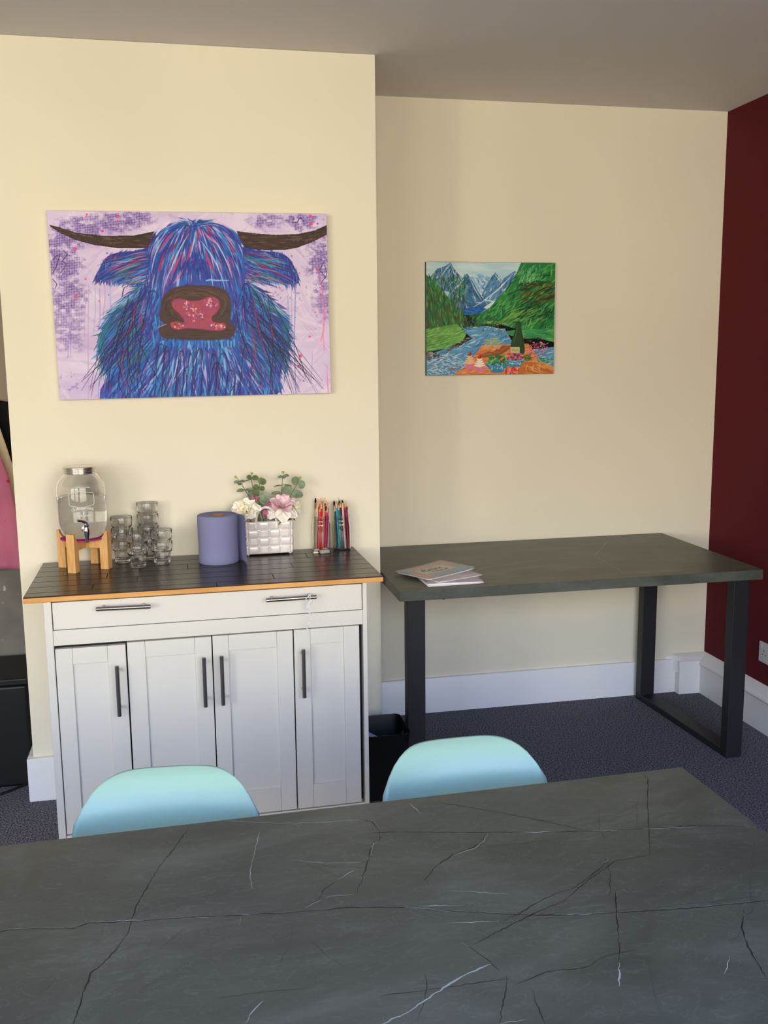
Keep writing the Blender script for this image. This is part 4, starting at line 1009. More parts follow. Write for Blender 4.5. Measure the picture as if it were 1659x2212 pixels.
def canvas(name, label, P, cx, cz, w_, h_, yb, th, rot, side):
    t = thing(name, label, 'painting', (cx, yb-th, cz), 0)
    t.rotation_euler = (0, rot, 0)
    MB().box(-w_/2, w_/2, .0006, th-.0005, -h_/2, h_/2).build('stretched_canvas', side, t, bevel=.0025)
    W_, H_ = P.w, P.h; xs = np.linspace(-w_/2+.001, w_/2-.001, W_); zs = np.linspace(h_/2-.001, -h_/2+.001, H_)
    X, Z = np.meshgrid(xs, zs); co = np.stack([X, np.zeros_like(X), Z], -1).reshape(-1, 3)
    idx = np.arange(W_*H_).reshape(H_, W_); q = np.stack([idx[1:, :-1], idx[1:, 1:], idx[:-1, 1:], idx[:-1, :-1]], -1).reshape(-1, 4)
    me = bpy.data.meshes.new('painted_surface'); me.vertices.add(len(co)); me.vertices.foreach_set('co', co.ravel())
    me.loops.add(q.size); me.loops.foreach_set('vertex_index', q.ravel().astype(np.int32)); me.polygons.add(len(q))
    me.polygons.foreach_set('loop_start', np.arange(0, q.size, 4, dtype=np.int32)); me.update(calc_edges=True)
    at = me.color_attributes.new('pigment', 'FLOAT_COLOR', 'POINT'); c = np.clip(P.a/255, 0, 1).reshape(-1, 3)
    c = np.where(c <= .04045, c/12.92, ((c+.055)/1.055)**2.4); at.data.foreach_set('color', np.c_[c, np.ones(len(c))].astype(np.float32).ravel())
    me.materials.append(PM); o = bpy.data.objects.new('painted_surface', me); COL.objects.link(o); o.parent = t
    return t
PM = paint_mat('acrylic_paint', .42, .2)

# ---- the blue long-haired cow
P = Paint(780, 520, [(98, 454), (703, 463), (718, 852), (132, 861)], 11); r = P.r
base = P.noise(90, 60, 4)[..., None]
P.a[:] = np.array([232, 218, 236.])*(1-base)+np.array([194, 170, 214.])*base
for i in range(260):                                   # broad diagonal brush work
    x, y = r.uniform(95, 720), r.uniform(450, 865); a = r.choice([-.75, -.6, .9, .2])+r.normal()*.15; l = r.uniform(20, 70)
    c = [(238, 226, 240), (196, 170, 216), (222, 202, 232), (180, 150, 208), (234, 216, 232)][r.randint(5)]
    P.stroke(bez((x, y), (x+l*.5*cos(a), y+l*.5*sin(a)+4), (x+l*cos(a), y+l*sin(a))), [2, 9, 5, 1], c, .35, 3)
# printed mesh texture in dark purple
gx, gy = P.X, P.Y; ang = .06
for (cx, cy, sx, sy, dens) in ((135, 560, 45, 60, .62), (175, 500, 60, 34, .5), (250, 480, 60, 22, .5), (150, 640, 40, 40, .45), (575, 478, 42, 16, .42), (650, 480, 36, 22, .62), (690, 560, 32, 60, .52), (700, 640, 26, 50, .34), (145, 700, 40, 60, .22), (290, 470, 40, 16, .5)):
    q = P.m([(cx, cy), (cx+sx, cy), (cx, cy+sy)]); rx, ry = abs(q[1, 0]-q[0, 0]), abs(q[2, 1]-q[0, 1])
    env = np.exp(-(((gx-q[0, 0])/rx)**2+((gy-q[0, 1])/ry)**2))
    ca, sa = cos(ang), sin(ang); u = gx*ca+gy*sa; v = -gx*sa+gy*ca; pr_ = 4.4
    g_ = np.maximum(np.abs(np.sin(u*pi/pr_)), np.abs(np.sin(v*pi/pr_))); dots = np.clip((g_-.72)/.2, 0, 1)
    n_ = P.noise(13, 10, 3); mk = np.clip((env**.7*2.1*n_*2-.95), 0, 1)*(dots*.86+.14)*(dens+.40)
    P.blend(np.clip(mk, 0, .85), (92, 62, 146))
n_ = P.noise(7, 7, 2); n2 = P.noise(120, 80, 2); env = np.clip(1-np.abs(gx-P.w/2)/(P.w*.36), 0, 1)
P.blend(np.clip((n_-.66)*5, 0, 1)*np.clip((n2-.45)*4, 0, 1)*(1-env)*.5, (104, 72, 150))
for i in range(46):                                    # splats and scribbles
    x, y = (r.uniform(104, 240), r.uniform(462, 760)) if r.rand() < .5 else (r.uniform(600, 708), r.uniform(462, 840))
    P.blob(x, y, r.uniform(.8, 2.2), [(242, 80, 140), (236, 60, 120), (110, 70, 150)][r.randint(3)], .8)
for x, y, q in ((249, 467, 3), (184, 462, 2.2), (162, 639, 3.4), (670, 484, 4.2), (668, 467, 3), (160, 536, 3.5), (218, 498, 3), (684, 583, 3), (650, 771, 4), (670, 729, 2.5), (646, 793, 3), (250, 476, 2)): P.blob(x, y, q, (244, 66, 128), .95)
for pts in ([(696, 640), (702, 680), (699, 720), (702, 760)], [(702, 700), (698, 726), (694, 740)], [(708, 790), (710, 830), (712, 850)], [(688, 590), (694, 620), (700, 650)]): P.stroke(pts, [1, 4, 1.5, 2], (246, 110, 160), .7, 2)
for pts in ([(113, 560), (118, 552), (128, 548), (120, 575), (112, 590)], [(135, 540), (144, 548), (133, 562), (142, 570), (128, 590)], [(685, 560), (700, 565), (690, 585), (703, 600), (692, 615), (700, 622)], [(700, 575), (706, 590), (704, 602)], [(632, 470), (630, 482), (640, 480), (646, 470), (655, 480)], [(112, 600), (122, 612), (118, 622)]): P.stroke(pts, [1.2, 1.8, 1], (52, 30, 84), .85)
for i in range(26):
    x, y = r.uniform(600, 705), r.uniform(600, 840); a = r.choice([.8, 2.3])+r.normal()*.1; l = r.uniform(12, 50); P.stroke([(x, y), (x+l*cos(a), y+l*sin(a))], [.6, 1.6, .6], (150, 120, 188), .6)
for x, y0, y1, c, w_ in ((190, 612, 860, (190, 166, 214), 2.6), (184, 640, 760, (190, 166, 214), 2), (204, 620, 720, (150, 176, 220), 2), (214, 620, 700, (170, 140, 200), 2), (236, 612, 680, (140, 176, 224), 2.4), (225, 615, 680, (176, 150, 206), 1.8),
                         (150, 640, 770, (168, 140, 200), 2), (153, 700, 765, (150, 120, 186), 1.6), (216, 740, 858, (132, 160, 214), 2.4), (638, 615, 852, (128, 150, 214), 3.2), (629, 620, 740, (190, 166, 214), 3), (621, 640, 740, (176, 150, 206), 1.8), (632, 700, 850, (200, 180, 222), 2), (605, 790, 852, (120, 160, 220), 3), (598, 620, 700, (200, 190, 228), 2), (622, 640, 700, (120, 170, 220), 1.6), (676, 760, 830, (186, 160, 212), 2)):
    P.stroke([(x, y0), (x+r.uniform(-2, 2), (y0+y1)/2), (x+r.uniform(-3, 3), y1)], [w_*.7, w_, w_*.8], c, .8)
# horns
hl = [(104, 484), (123, 489), (160, 501), (217, 508), (285, 508), (330, 499), (336, 515), (332, 533), (297, 536), (249, 535), (200, 528), (160, 517), (128, 502), (107, 489)]
hr = [(508, 499), (522, 501), (545, 504), (593, 508), (641, 506), (677, 499), (706, 486), (706, 507), (677, 522), (641, 536), (612, 541), (569, 541), (528, 538), (514, 520)]
for hp, s_ in ((hl, 1), (hr, -1)):
    k = P.poly(hp, (60, 42, 34))
    save = P.a.copy()
    for i in range(150):
        t = r.rand(); f = r.uniform(-1, 1)
        if s_ == 1: x = 110+t*225; yt = np.interp(x, [104, 160, 217, 285, 340], [484, 501, 508, 508, 495]); yb = np.interp(x, [104, 128, 160, 200, 249, 340], [487, 502, 517, 528, 535, 534])
        else: x = 505+t*200; yt = np.interp(x, [500, 545, 593, 641, 677, 706], [494, 504, 508, 506, 499, 486]); yb = np.interp(x, [500, 528, 569, 612, 641, 677, 706], [525, 538, 541, 541, 536, 522, 507])
        y = (yt+yb)/2+f*(yb-yt)*.48; dx = r.uniform(10, 30); sl = (np.interp(x+5, [100, 200, 340, 500, 600, 706], [0, 0, 0, 0, 0, 0]))
        m_ = (yb-yt); tt = .30 if (s_ == 1 and x < 200) else (-.25 if (s_ == -1 and x > 640) else .03)
        c = [(78, 54, 40), (44, 30, 24), (98, 62, 52), (64, 50, 30), (120, 96, 84), (84, 40, 40)][r.randint(6)] if abs(f) < .85 else (36, 24, 20)
        P.stroke(bez((x, y), (x+dx/2, y+dx*tt/2), (x+dx, y+dx*tt)), [.5, 1.8, .5], c, .7)
    for i in range(40):
        x = r.uniform(150, 260) if s_ == 1 else r.uniform(590, 690); y = r.uniform(505, 525); P.stroke([(x, y), (x+r.uniform(2, 6), y+r.uniform(-1, 1))], [.4, 1.2, .4], (168, 142, 128), .6)
    P.a = np.where(k[..., None], P.a, save)
BL = [(28, 84, 166), (34, 104, 190), (26, 56, 140), (44, 134, 204), (40, 38, 120), (66, 156, 214), (26, 72, 158), (46, 46, 136), (30, 94, 178)]
PU = [(80, 60, 150), (118, 86, 174), (58, 40, 122), (66, 52, 150)]
GR = [(26, 104, 124), (34, 118, 112), (22, 78, 116), (54, 120, 100)]
RD = [(170, 34, 80), (196, 56, 112), (214, 120, 168), (146, 26, 68)]
WH = [(168, 190, 226), (130, 178, 224), (190, 176, 222)]
def pick(*gs):
    g_ = gs[r.randint(len(gs))]; return g_[r.randint(len(g_))]
# body mass
body = [(322, 610), (290, 628), (262, 648), (238, 680), (220, 712), (216, 745), (220, 775), (232, 812), (246, 862), (580, 858), (600, 812), (618, 770), (626, 730), (618, 690), (596, 654), (560, 628), (524, 612)]
P.poly(P.smooth_poly(body), (36, 90, 172), 1, (72, 70, 170), (60, 40))
def fur(n, src, dst, w_, cols, bend=0, al=.85, jit=6, rev=False):
    """strokes whose roots run along src and tips along dst"""
    S_ = np.array(src, float); D_ = np.array(dst, float); ts = np.linspace(0, 1, len(S_))
    for i in range(n):
        t = r.rand(); a = np.array([np.interp(t, ts, S_[:, 0]), np.interp(t, ts, S_[:, 1])]); b = np.array([np.interp(t, ts, D_[:, 0]), np.interp(t, ts, D_[:, 1])])
        f0 = r.uniform(0, .6); f1 = min(1.04, f0+r.uniform(.25, .5)); d = b-a; p0 = a+d*f0+r.normal(size=2)*jit*.5; p1 = a+d*f1+r.normal(size=2)*jit*.5
        nn = np.array([-d[1], d[0]])/max(1, np.hypot(*d)); mid = (p0+p1)/2+nn*bend*np.hypot(*(p1-p0))
        P.stroke(bez(p0, mid, p1), [.4, w_*r.uniform(.6, 1.2), w_*.6, .3], pick(*cols), al)
def field_fur(pts, n, dirf, ln, w_, cols, al=.85, over=.15):
    q = np.array(pts, float); x0, y0 = q.min(0); x1, y1 = q.max(0); k = P.inside(pts); c = 0
    while c < n:
        x, y = r.uniform(x0, x1), r.uniform(y0, y1); g = P.m([(x, y)])[0]
        if not (0 <= g[0] < P.w and 0 <= g[1] < P.h) or not k[int(g[1]), int(g[0])]: c += .2; continue
        c += 1; dx, dy = dirf(x, y); l_ = ln*r.uniform(.5, 1.2); t_ = atan2(dy, dx)+r.normal()*.13; b_ = r.normal()*.14
        P.stroke(bez((x-l_*.3*cos(t_), y-l_*.3*sin(t_)), (x+l_*.3*cos(t_+b_), y+l_*.3*sin(t_+b_)), (x+l_*.7*cos(t_+b_*1.5), y+l_*.7*sin(t_+b_*1.5))), [.4, w_*r.uniform(.6, 1.3), w_*.6, .3], pick(*cols), al)
bdir = lambda x, y: ((x-420)*(.9 if y < 760 else .35), max(30, (y-590))*1.0)
field_fur(P.smooth_poly(body), 700, bdir, 44, 7, [BL, BL, BL, PU])
field_fur(P.smooth_poly(body), 1000, bdir, 36, 4, [BL, BL, BL, PU, GR])
for q_ in ([(236, 790), (300, 800), (330, 856), (246, 856)], [(530, 800), (610, 790), (590, 856), (520, 856)]): field_fur(q_, 240, bdir, 30, 4.5, [BL, BL, PU])
# cheeks
fur(520, [(322, 612), (312, 640), (325, 700), (340, 740)], [(236, 664), (212, 740), (222, 812), (262, 858)], 3.4, [BL, BL, GR, PU], .12)
fur(520, [(524, 612), (535, 640), (522, 700), (512, 740)], [(600, 660), (632, 740), (616, 808), (570, 856)], 3.4, [BL, BL, GR, PU], -.12)
fur(170, [(330, 606), (300, 622)], [(222, 678), (214, 720)], 2.6, [GR, BL, WH], .08, .8)
fur(170, [(524, 608), (550, 622)], [(622, 680), (640, 730)], 2.6, [GR, BL, WH], -.08, .8)
fur(130, [(270, 650), (236, 690), (222, 730)], [(218, 700), (206, 760), (222, 830)], 2.2, [GR, BL], .1)
fur(130, [(575, 650), (604, 690), (620, 730)], [(626, 700), (634, 765), (616, 835)], 2.2, [GR, BL], -.1)
# beard
fur(330, [(350, 742), (400, 742), (450, 742), (505, 738)], [(262, 864), (370, 864), (470, 864), (580, 862)], 4.4, [BL, BL, BL, PU, WH], 0, .8, 12)
for i in range(70):
    x, y = r.uniform(270, 570), r.uniform(760, 850); P.stroke([(x, y), (x+(x-420)*.08, y+r.uniform(10, 34))], [1, 8, 2], pick(WH, PU, [(70, 150, 224)]), .3, 4)
for x in range(345, 510, 7): P.stroke([(x, 736+r.uniform(0, 3)), (x+r.uniform(-3, 3), 748+r.uniform(0, 6))], [5, 3], [(40, 140, 214), (24, 108, 190), (90, 176, 226)][r.randint(3)], .8, 2)
# ears
def ear(pts, roots, tips, s_):
    sp = P.smooth_poly(pts); P.poly(sp, (36, 50, 130)); hx = 325 if s_ == 1 else 517
    field_fur(sp, 620, lambda x, y: (-s_*max(.25, 1.1-abs(x-hx)/110), .15+abs(x-hx)/95), 24, 2.8, [BL, BL, PU, [(40, 44, 126), (30, 60, 140)]])
    fur(130, roots, tips, 3, [BL, PU, [(40, 50, 130)], BL], .1*s_, .9, 5)
    fur(50, roots, tips, 2.4, [RD, GR, [(80, 130, 90)]], .1*s_, .8, 5); fur(26, roots, tips, 1.6, [WH], .1*s_, .6, 5)
ear([(330, 535), (290, 541), (250, 545), (226, 556), (212, 580), (204, 600), (222, 604), (250, 606), (285, 606), (312, 600), (322, 580)], [(330, 540), (320, 560), (322, 590), (322, 605)], [(222, 560), (200, 606), (236, 616), (300, 616)], 1)
ear([(512, 536), (560, 543), (600, 546), (624, 560), (640, 590), (644, 612), (624, 612), (600, 606), (560, 604), (530, 598), (518, 570)], [(512, 540), (520, 560), (520, 590), (520, 600)], [(625, 562), (646, 614), (618, 626), (540, 616)], -1)
# forehead fringe
P.poly(P.smooth_poly([(334, 512), (352, 492), (385, 480), (415, 476), (455, 480), (492, 492), (512, 510), (522, 545), (528, 600), (520, 650), (500, 660), (480, 640), (415, 612), (360, 636), (346, 670), (330, 660), (322, 600), (322, 545)]), (36, 96, 184), 1, (60, 60, 160), (20, 60))
C0 = (415, 486)
field_fur(P.smooth_poly([(318, 590), (300, 640), (300, 700), (345, 730), (345, 640), (335, 600)]), 160, lambda x, y: (-.1, 1), 40, 3.2, [BL, BL, PU])
field_fur(P.smooth_poly([(524, 590), (545, 640), (545, 700), (505, 730), (500, 650), (510, 600)]), 160, lambda x, y: (.1, 1), 40, 3.2, [BL, BL, PU])
for i in range(1150):
    t = r.rand(); tip = np.array([np.interp(t, [0, .16, .3, .5, .7, .84, 1], [322, 330, 362, 420, 484, 516, 526]), np.interp(t, [0, .16, .3, .5, .7, .84, 1], [560, 650, 640, 612, 640, 655, 560])])
    root = np.array([415+(t-.5)*60, 486-2*abs(t-.5)*4]); out = (t-.5)*2; mid = (root+tip)/2+np.array([out*34, -26*abs(out)])
    f0 = r.uniform(0, .7); f1 = min(1, f0+r.uniform(.14, .34)); q = np.array([(1-f)**2*root+2*f*(1-f)*mid+f*f*tip for f in np.linspace(f0, f1, 6)])+r.normal(size=2)*4
    c = (pick(WH) if r.rand() < .13 else pick(BL, BL, BL, PU)) if r.rand() < .93 else pick(RD)
    P.stroke(q, [.4, r.uniform(1.8, 5.5), 2.6, .3], c, .85)
for pts in ([(390, 545), (376, 575), (366, 602)], [(436, 500), (450, 518), (470, 528)], [(440, 540), (450, 570), (466, 600)], [(352, 545), (344, 570), (340, 590)], [(412, 520), (408, 550), (396, 575)], [(488, 560), (494, 580), (500, 600)], [(398, 575), (384, 600), (372, 612)], [(372, 500), (352, 520), (340, 545)]):
    P.stroke(bez(*pts), [1, 5, 4, 1], RD[r.randint(3)], .9)
for pts in ([(405, 505), (380, 540), (352, 620)], [(420, 500), (412, 540), (404, 570)], [(452, 510), (480, 540), (496, 590)], [(350, 515), (328, 545), (325, 590)], [(430, 520), (466, 560), (480, 610)]):
    P.stroke(bez(*pts), [.6, 3, 2.4, .6], (196, 214, 240), .8)
fur(120, [(395, 560), (420, 540), (440, 560)], [(385, 608), (420, 606), (455, 610)], 3, [[(34, 48, 140), (44, 70, 160)]], 0, .8, 6)
for i in range(90):
    a = r.uniform(-.95, .95)-pi/2; s_ = 1 if r.rand() < .5 else -1; a = -pi/2+s_*r.uniform(.1, 1.45); l = r.uniform(14, 40)*(.55+.45*abs(sin(a+pi/2))); x0 = 415+r.uniform(-8, 8); y0 = 488+r.uniform(-4, 3)
    P.stroke(bez((x0, y0), (x0+l*.5*cos(a), y0+l*.5*sin(a)-2), (x0+l*1.35*cos(a), y0+l*.62*sin(a))), [1, 3, 1.6, .2], pick(BL, GR, WH, PU, BL), .9)
# muzzle
mz = P.smooth_poly([(345, 668), (350, 642), (374, 621), (415, 616), (457, 618), (486, 628), (497, 650), (499, 678), (494, 695), (504, 702), (508, 716), (498, 730), (470, 735), (425, 735), (380, 733), (352, 729), (342, 715), (345, 703), (353, 699), (344, 688)])
k = P.poly(mz, (72, 52, 50)); save = P.a.copy()
for i in range(420):
    a = r.uniform(0, 6.28); q = r.uniform(.55, 1.0); rx, ry = 76*q, 42*q; cx, cy = 422, 662
    pts = [(cx+rx*cos(a+d), cy+ry*sin(a+d)) for d in np.linspace(0, r.uniform(.2, .6), 6)]
    P.stroke(pts, [.4, 2.2, .4], [(80, 58, 52), (48, 34, 32), (102, 76, 66), (66, 50, 42), (92, 62, 56), (118, 88, 76)][r.randint(6 if sin(a) < -.2 else 4)], .6)
for i in range(130):
    x = r.uniform(348, 500); y = r.uniform(712, 733); P.stroke([(x, y), (x+r.uniform(8, 26), y+r.uniform(-1, 1))], [.4, 1.8, .4], [(46, 34, 28), (72, 54, 44), (34, 26, 22)][r.randint(3)], .7)
P.a = np.where(k[..., None], P.a, save)
pk = P.smooth_poly([(371, 658), (376, 648), (392, 647), (410, 651), (430, 650), (448, 643), (465, 645), (472, 658), (468, 672), (456, 684), (458, 695), (470, 699), (483, 700), (486, 708), (478, 713), (460, 713), (425, 709), (400, 708), (384, 711), (371, 706), (369, 698), (380, 696), (394, 699), (398, 692), (390, 680), (377, 668)])
P.stroke(pk+[pk[0]], 3, (196, 40, 70), .8); k = P.poly(pk, (168, 70, 88), 1, (150, 66, 112), (14, 12)); save = P.a.copy()
for i in range(150):
    x, y = [(r.normal(398, 12), r.normal(660, 7)), (r.normal(452, 10), r.normal(656, 6)), (r.normal(420, 14), r.normal(680, 9)), (r.uniform(372, 400), r.uniform(698, 710)), (r.uniform(455, 485), r.uniform(700, 712))][r.randint(5)]
    P.blob(x, y, r.uniform(.8, 2.4), [(236, 196, 192), (220, 120, 140), (206, 60, 90), (240, 214, 200), (130, 50, 60)][r.randint(5)], .7)
P.a = np.where(k[..., None], P.a, save)
P.stroke([(444, 606), (452, 604.5), (466, 606), (492, 606)], [3, 4, 3, 1.6], (136, 182, 226), .95)
P.stroke([(343, 706), (354, 701), (360, 700)], [1.5, 2, .5], (196, 190, 196), .7)
# dribbled ink lines
INK = (26, 22, 70)
def ink(pts, w_=1.3, c=INK): P.stroke(P_s(pts), [w_*.8, w_*1.3, w_, w_*.5], c, .92)
def P_s(pts):
    o = []; k = len(pts); Q = [np.array(q, float) for q in pts]
    for i in range(k-1):
        a, b, c, d = Q[max(0, i-1)], Q[i], Q[i+1], Q[min(k-1, i+2)]
        for j in range(6):
            f = j/6; o.append(.5*(2*b+(c-a)*f+(2*a-5*b+4*c-d)*f*f+(-a+3*b-3*c+d)*f**3))
    o.append(Q[-1]); return o
for s_, x0, xc in ((1, 300, 175), (-1, 545, 700)):
    for i in range(24):
        a = np.array([x0+r.uniform(-34, 20)*s_, r.uniform(624, 720)]); b = np.array([xc+s_*r.uniform(-5, 130), r.uniform(815, 862)])
        ink([a, (a+b)/2+np.array([-s_*r.uniform(0, 22), r.uniform(-6, 20)]), b], r.uniform(.7, 1.6))
for i in range(16):
    x = 250+i*21+r.uniform(-6, 6); ink([(x+(420-x)*.12, r.uniform(745, 790)), (x+r.uniform(-8, 8), 820), (420+(x-420)*.86+r.uniform(-8, 8), 862)], r.uniform(.8, 1.5))
for cx, w_, yt in ((348, 9, 742), (392, 8, 757), (412, 6, 764), (432, 9, 753), (462, 8, 765), (482, 12, 764), (470, 14, 784), (360, 7, 748), (500, 10, 800), (535, 12, 744), (400, 5, 800)):
    ink([(cx-w_*.9-4, 858), (cx-w_, yt+42), (cx-w_*.6, yt+8), (cx, yt), (cx+w_*.6, yt+10), (cx+w_*.8, yt+44), (cx+w_*.3, 858)], 1.6)
for pts in ([(262, 640), (266, 622), (272, 618)], [(318, 632), (332, 628), (340, 642)], [(518, 660), (524, 640), (530, 690), (538, 695)], [(520, 628), (530, 612), (540, 640), (534, 680)], [(540, 620), (560, 650), (570, 690)], [(300, 640), (290, 690), (306, 750), (352, 838)], [(322, 640), (308, 700), (300, 780), (310, 850)], [(262, 700), (252, 760), (268, 830)], [(506, 650), (520, 720), (556, 800), (600, 852)], [(545, 650), (566, 720), (612, 800), (634, 855)], [(560, 640), (600, 740), (648, 850)]): ink(pts, 1.7)
for pts in ([(272, 750), (262, 790), (284, 850)], [(296, 650), (282, 700), (270, 730)], [(312, 640), (304, 690), (310, 720)], [(545, 640), (556, 700), (572, 760)], [(585, 700), (592, 740)], [(540, 700), (552, 760), (548, 800)]): P.stroke(P_s(pts), [.6, 2, 1.4, .8], (186, 30, 70), .85)
P.a = np.clip(P.a, 0, 255)
canvas('cow_painting', 'large canvas painting of a blue and purple long-haired horned cow above the sideboard', P, -.636, 1.7205, .915, .610, 0, .030, -.008, mat('canvas_side_lilac', rgb(206, 190, 212), .7))

# ---- the mountain river picnic
V = Paint(520, 430, [(122, 125), (1517, 138), (1480, 1345), (100, 1360)], 5); r = V.r
P = V
V.poly([(60, 80), (1600, 80), (1600, 700), (60, 700)], (206, 226, 226), 1, (176, 208, 216), (90, 20))
def dab(n, x0, x1, y0, y1, cols, w_, l, ang, al=.8, jit=.3, clip=None):
    save = V.a.copy() if clip is not None else None
    for i in range(n):
        x, y = r.uniform(x0, x1), r.uniform(y0, y1); a = ang+r.normal()*jit; ll = l*r.uniform(.5, 1.3)
        V.stroke(bez((x, y), (x+ll*.5*cos(a)+r.normal()*4, y+ll*.5*sin(a)), (x+ll*cos(a), y+ll*sin(a))), [w_*.3, w_*r.uniform(.6, 1.2), w_*.3], cols[r.randint(len(cols))], al, 1.2)
    if clip is not None: V.a = np.where(clip[..., None], V.a, save)
SN = [(206, 226, 236), (160, 196, 220), (90, 140, 180), (50, 96, 140), (120, 166, 200), (236, 240, 240)]
SH = [(40, 84, 118), (56, 106, 140), (30, 66, 96), (70, 130, 160)]
m1 = [(150, 300), (240, 200), (330, 170), (385, 130), (415, 190), (480, 270), (600, 380), (420, 460), (200, 420)]
k = V.poly(m1, (90, 140, 176)); dab(160, 150, 600, 140, 420, SN+SH, 14, 70, 1.9, .8, .5, k)
k = V.poly([(560, 300), (700, 252), (800, 290), (900, 400), (760, 500), (600, 400)], (150, 190, 214)); dab(110, 560, 900, 250, 480, SN, 12, 60, .9, .8, .5, k)
k = V.poly([(740, 420), (860, 232), (930, 320), (1080, 220), (1120, 300), (900, 560), (700, 520)], (90, 140, 180)); dab(160, 700, 1120, 220, 560, SN+SH, 12, 70, 2.2, .8, .3, k)
k = V.poly([(330, 520), (440, 380), (560, 250), (640, 360), (740, 540), (820, 560), (640, 690), (480, 670)], (62, 108, 146)); dab(180, 330, 800, 260, 680, SN+SH+SH, 13, 80, 1.2, .8, .6, k)
for pts in ([(560, 270), (480, 360), (370, 480)], [(590, 300), (640, 420), (710, 540)], [(600, 290), (680, 440), (730, 520)], [(385, 150), (340, 200), (270, 290)], [(395, 170), (420, 250), (470, 300)], [(1060, 250), (900, 420), (720, 560), (560, 650)], [(860, 260), (900, 310), (930, 350)]): V.stroke(pts, [3, 14, 9, 3], (226, 234, 238), .85, 3)
k = V.poly([(480, 640), (700, 600), (760, 640), (660, 700), (500, 700)], (36, 96, 170)); dab(30, 480, 740, 630, 690, [(50, 120, 196), (30, 80, 150)], 12, 60, .1, .8, .1)
GN = [(40, 120, 60), (60, 150, 76), (30, 92, 48), (90, 170, 90), (20, 66, 36), (120, 180, 84)]
# left trees
k = V.poly([(80, 230), (190, 320), (300, 430), (380, 560), (470, 640), (520, 690), (500, 860), (80, 900)], (52, 110, 62)); dab(420, 80, 540, 250, 900, GN+[(110, 84, 50), (96, 60, 40)], 13, 70, 1.5, .8, .2, None)
dab(60, 120, 480, 480, 800, [(96, 70, 44), (60, 60, 34)], 7, 60, 1.57, .8, .1)
# right hill
hillr = [(1150, 120), (1560, 110), (1560, 900), (1100, 860), (900, 800), (660, 800), (640, 710), (800, 620), (980, 420), (1090, 260)]
k = V.poly(hillr, (44, 124, 62)); dab(620, 640, 1540, 130, 820, GN+[(60, 160, 90), (36, 140, 70)], 17, 110, 2.3, .8, .35, k)
dab(90, 1180, 1520, 330, 560, [(52, 60, 30), (36, 56, 30), (110, 90, 40)], 18, 110, 2.7, .75, .2, k); dab(60, 1100, 1520, 560, 720, [(28, 70, 36), (20, 60, 34)], 16, 90, 2.4, .8, .3, k)
dab(40, 1000, 1400, 620, 740, [(130, 170, 70), (110, 160, 80)], 14, 110, 2.7, .8, .1, k); dab(60, 1150, 1350, 140, 330, [(110, 190, 130), (150, 210, 160)], 10, 60, 1.9, .6, .3, k)
dab(160, 500, 900, 680, 820, [(50, 110, 60), (36, 84, 50), (70, 130, 70)], 12, 50, 1.6, .8, .4)
# meadows
k = V.poly([(80, 860), (440, 800), (540, 900), (500, 980), (340, 1060), (80, 1110)], (110, 170, 80)); dab(200, 80, 540, 830, 1090, [(130, 186, 90), (90, 156, 70), (160, 200, 110), (70, 140, 70)], 14, 90, -.3, .8, .15, k)
k = V.poly([(960, 880), (1120, 860), (1520, 850), (1520, 1010), (1330, 960), (1160, 960), (1000, 920)], (60, 146, 86)); dab(100, 960, 1510, 850, 1000, [(50, 140, 90), (90, 170, 90), (120, 176, 84), (40, 120, 80)], 14, 100, .02, .8, .06, k)
dab(24, 740, 1000, 770, 810, [(200, 206, 130), (120, 140, 60)], 8, 50, -.1, .8, .1)
# river
river = [(480, 840), (760, 820), (960, 860), (1040, 1000), (1100, 1100), (1500, 1050), (1500, 1380), (80, 1380), (80, 1150), (330, 1060), (480, 1020), (600, 960)]
k = V.poly(river, (90, 150, 190)); dab(500, 80, 1500, 830, 1370, [(120, 176, 206), (60, 120, 170), (170, 206, 222), (210, 226, 232), (80, 146, 196), (46, 100, 150)], 11, 90, -.35, .8, .25, k)
dab(130, 80, 520, 1130, 1370, [(230, 232, 232), (170, 200, 216), (120, 160, 190)], 12, 60, .3, .8, .5, k)
def rock(x, y, s_): 
    for i in range(5): a = r.uniform(0, 6.28); V.stroke([(x+r.normal()*s_*.4, y+r.normal()*s_*.25), (x+s_*.6*cos(a), y+s_*.35*sin(a))], [s_*.35, s_*.5, s_*.2], [(96, 80, 74), (60, 48, 44), (130, 112, 104), (190, 176, 168)][r.randint(4)], .9, 1.5)
for x, y, s_ in ((150, 1120, 60), (210, 1140, 55), (130, 1170, 50), (380, 1060, 40), (440, 1040, 40), (350, 1090, 34), (520, 990, 45), (560, 960, 36), (600, 950, 40), (480, 1010, 34), (530, 840, 24), (600, 830, 22), (680, 830, 26), (760, 840, 24), (850, 850, 30), (930, 860, 36), (900, 900, 26), (980, 930, 26), (1170, 950, 26), (1230, 980, 36), (1320, 960, 30), (390, 1280, 40), (430, 1250, 30), (350, 1300, 34), (500, 860, 22), (720, 870, 22), (820, 880, 24)): rock(x, y, s_)
# table
tb = [(400, 1350), (560, 1230), (710, 1030), (1210, 1015), (1330, 1200), (1500, 1280), (1500, 1370), (390, 1370)]
k = V.poly(tb, (206, 120, 66), 1, (226, 150, 90), (60, 20)); dab(160, 400, 1490, 1020, 1360, [(216, 110, 50), (230, 160, 100), (190, 90, 50), (236, 176, 120)], 11, 110, -.2, .7, .15, k)
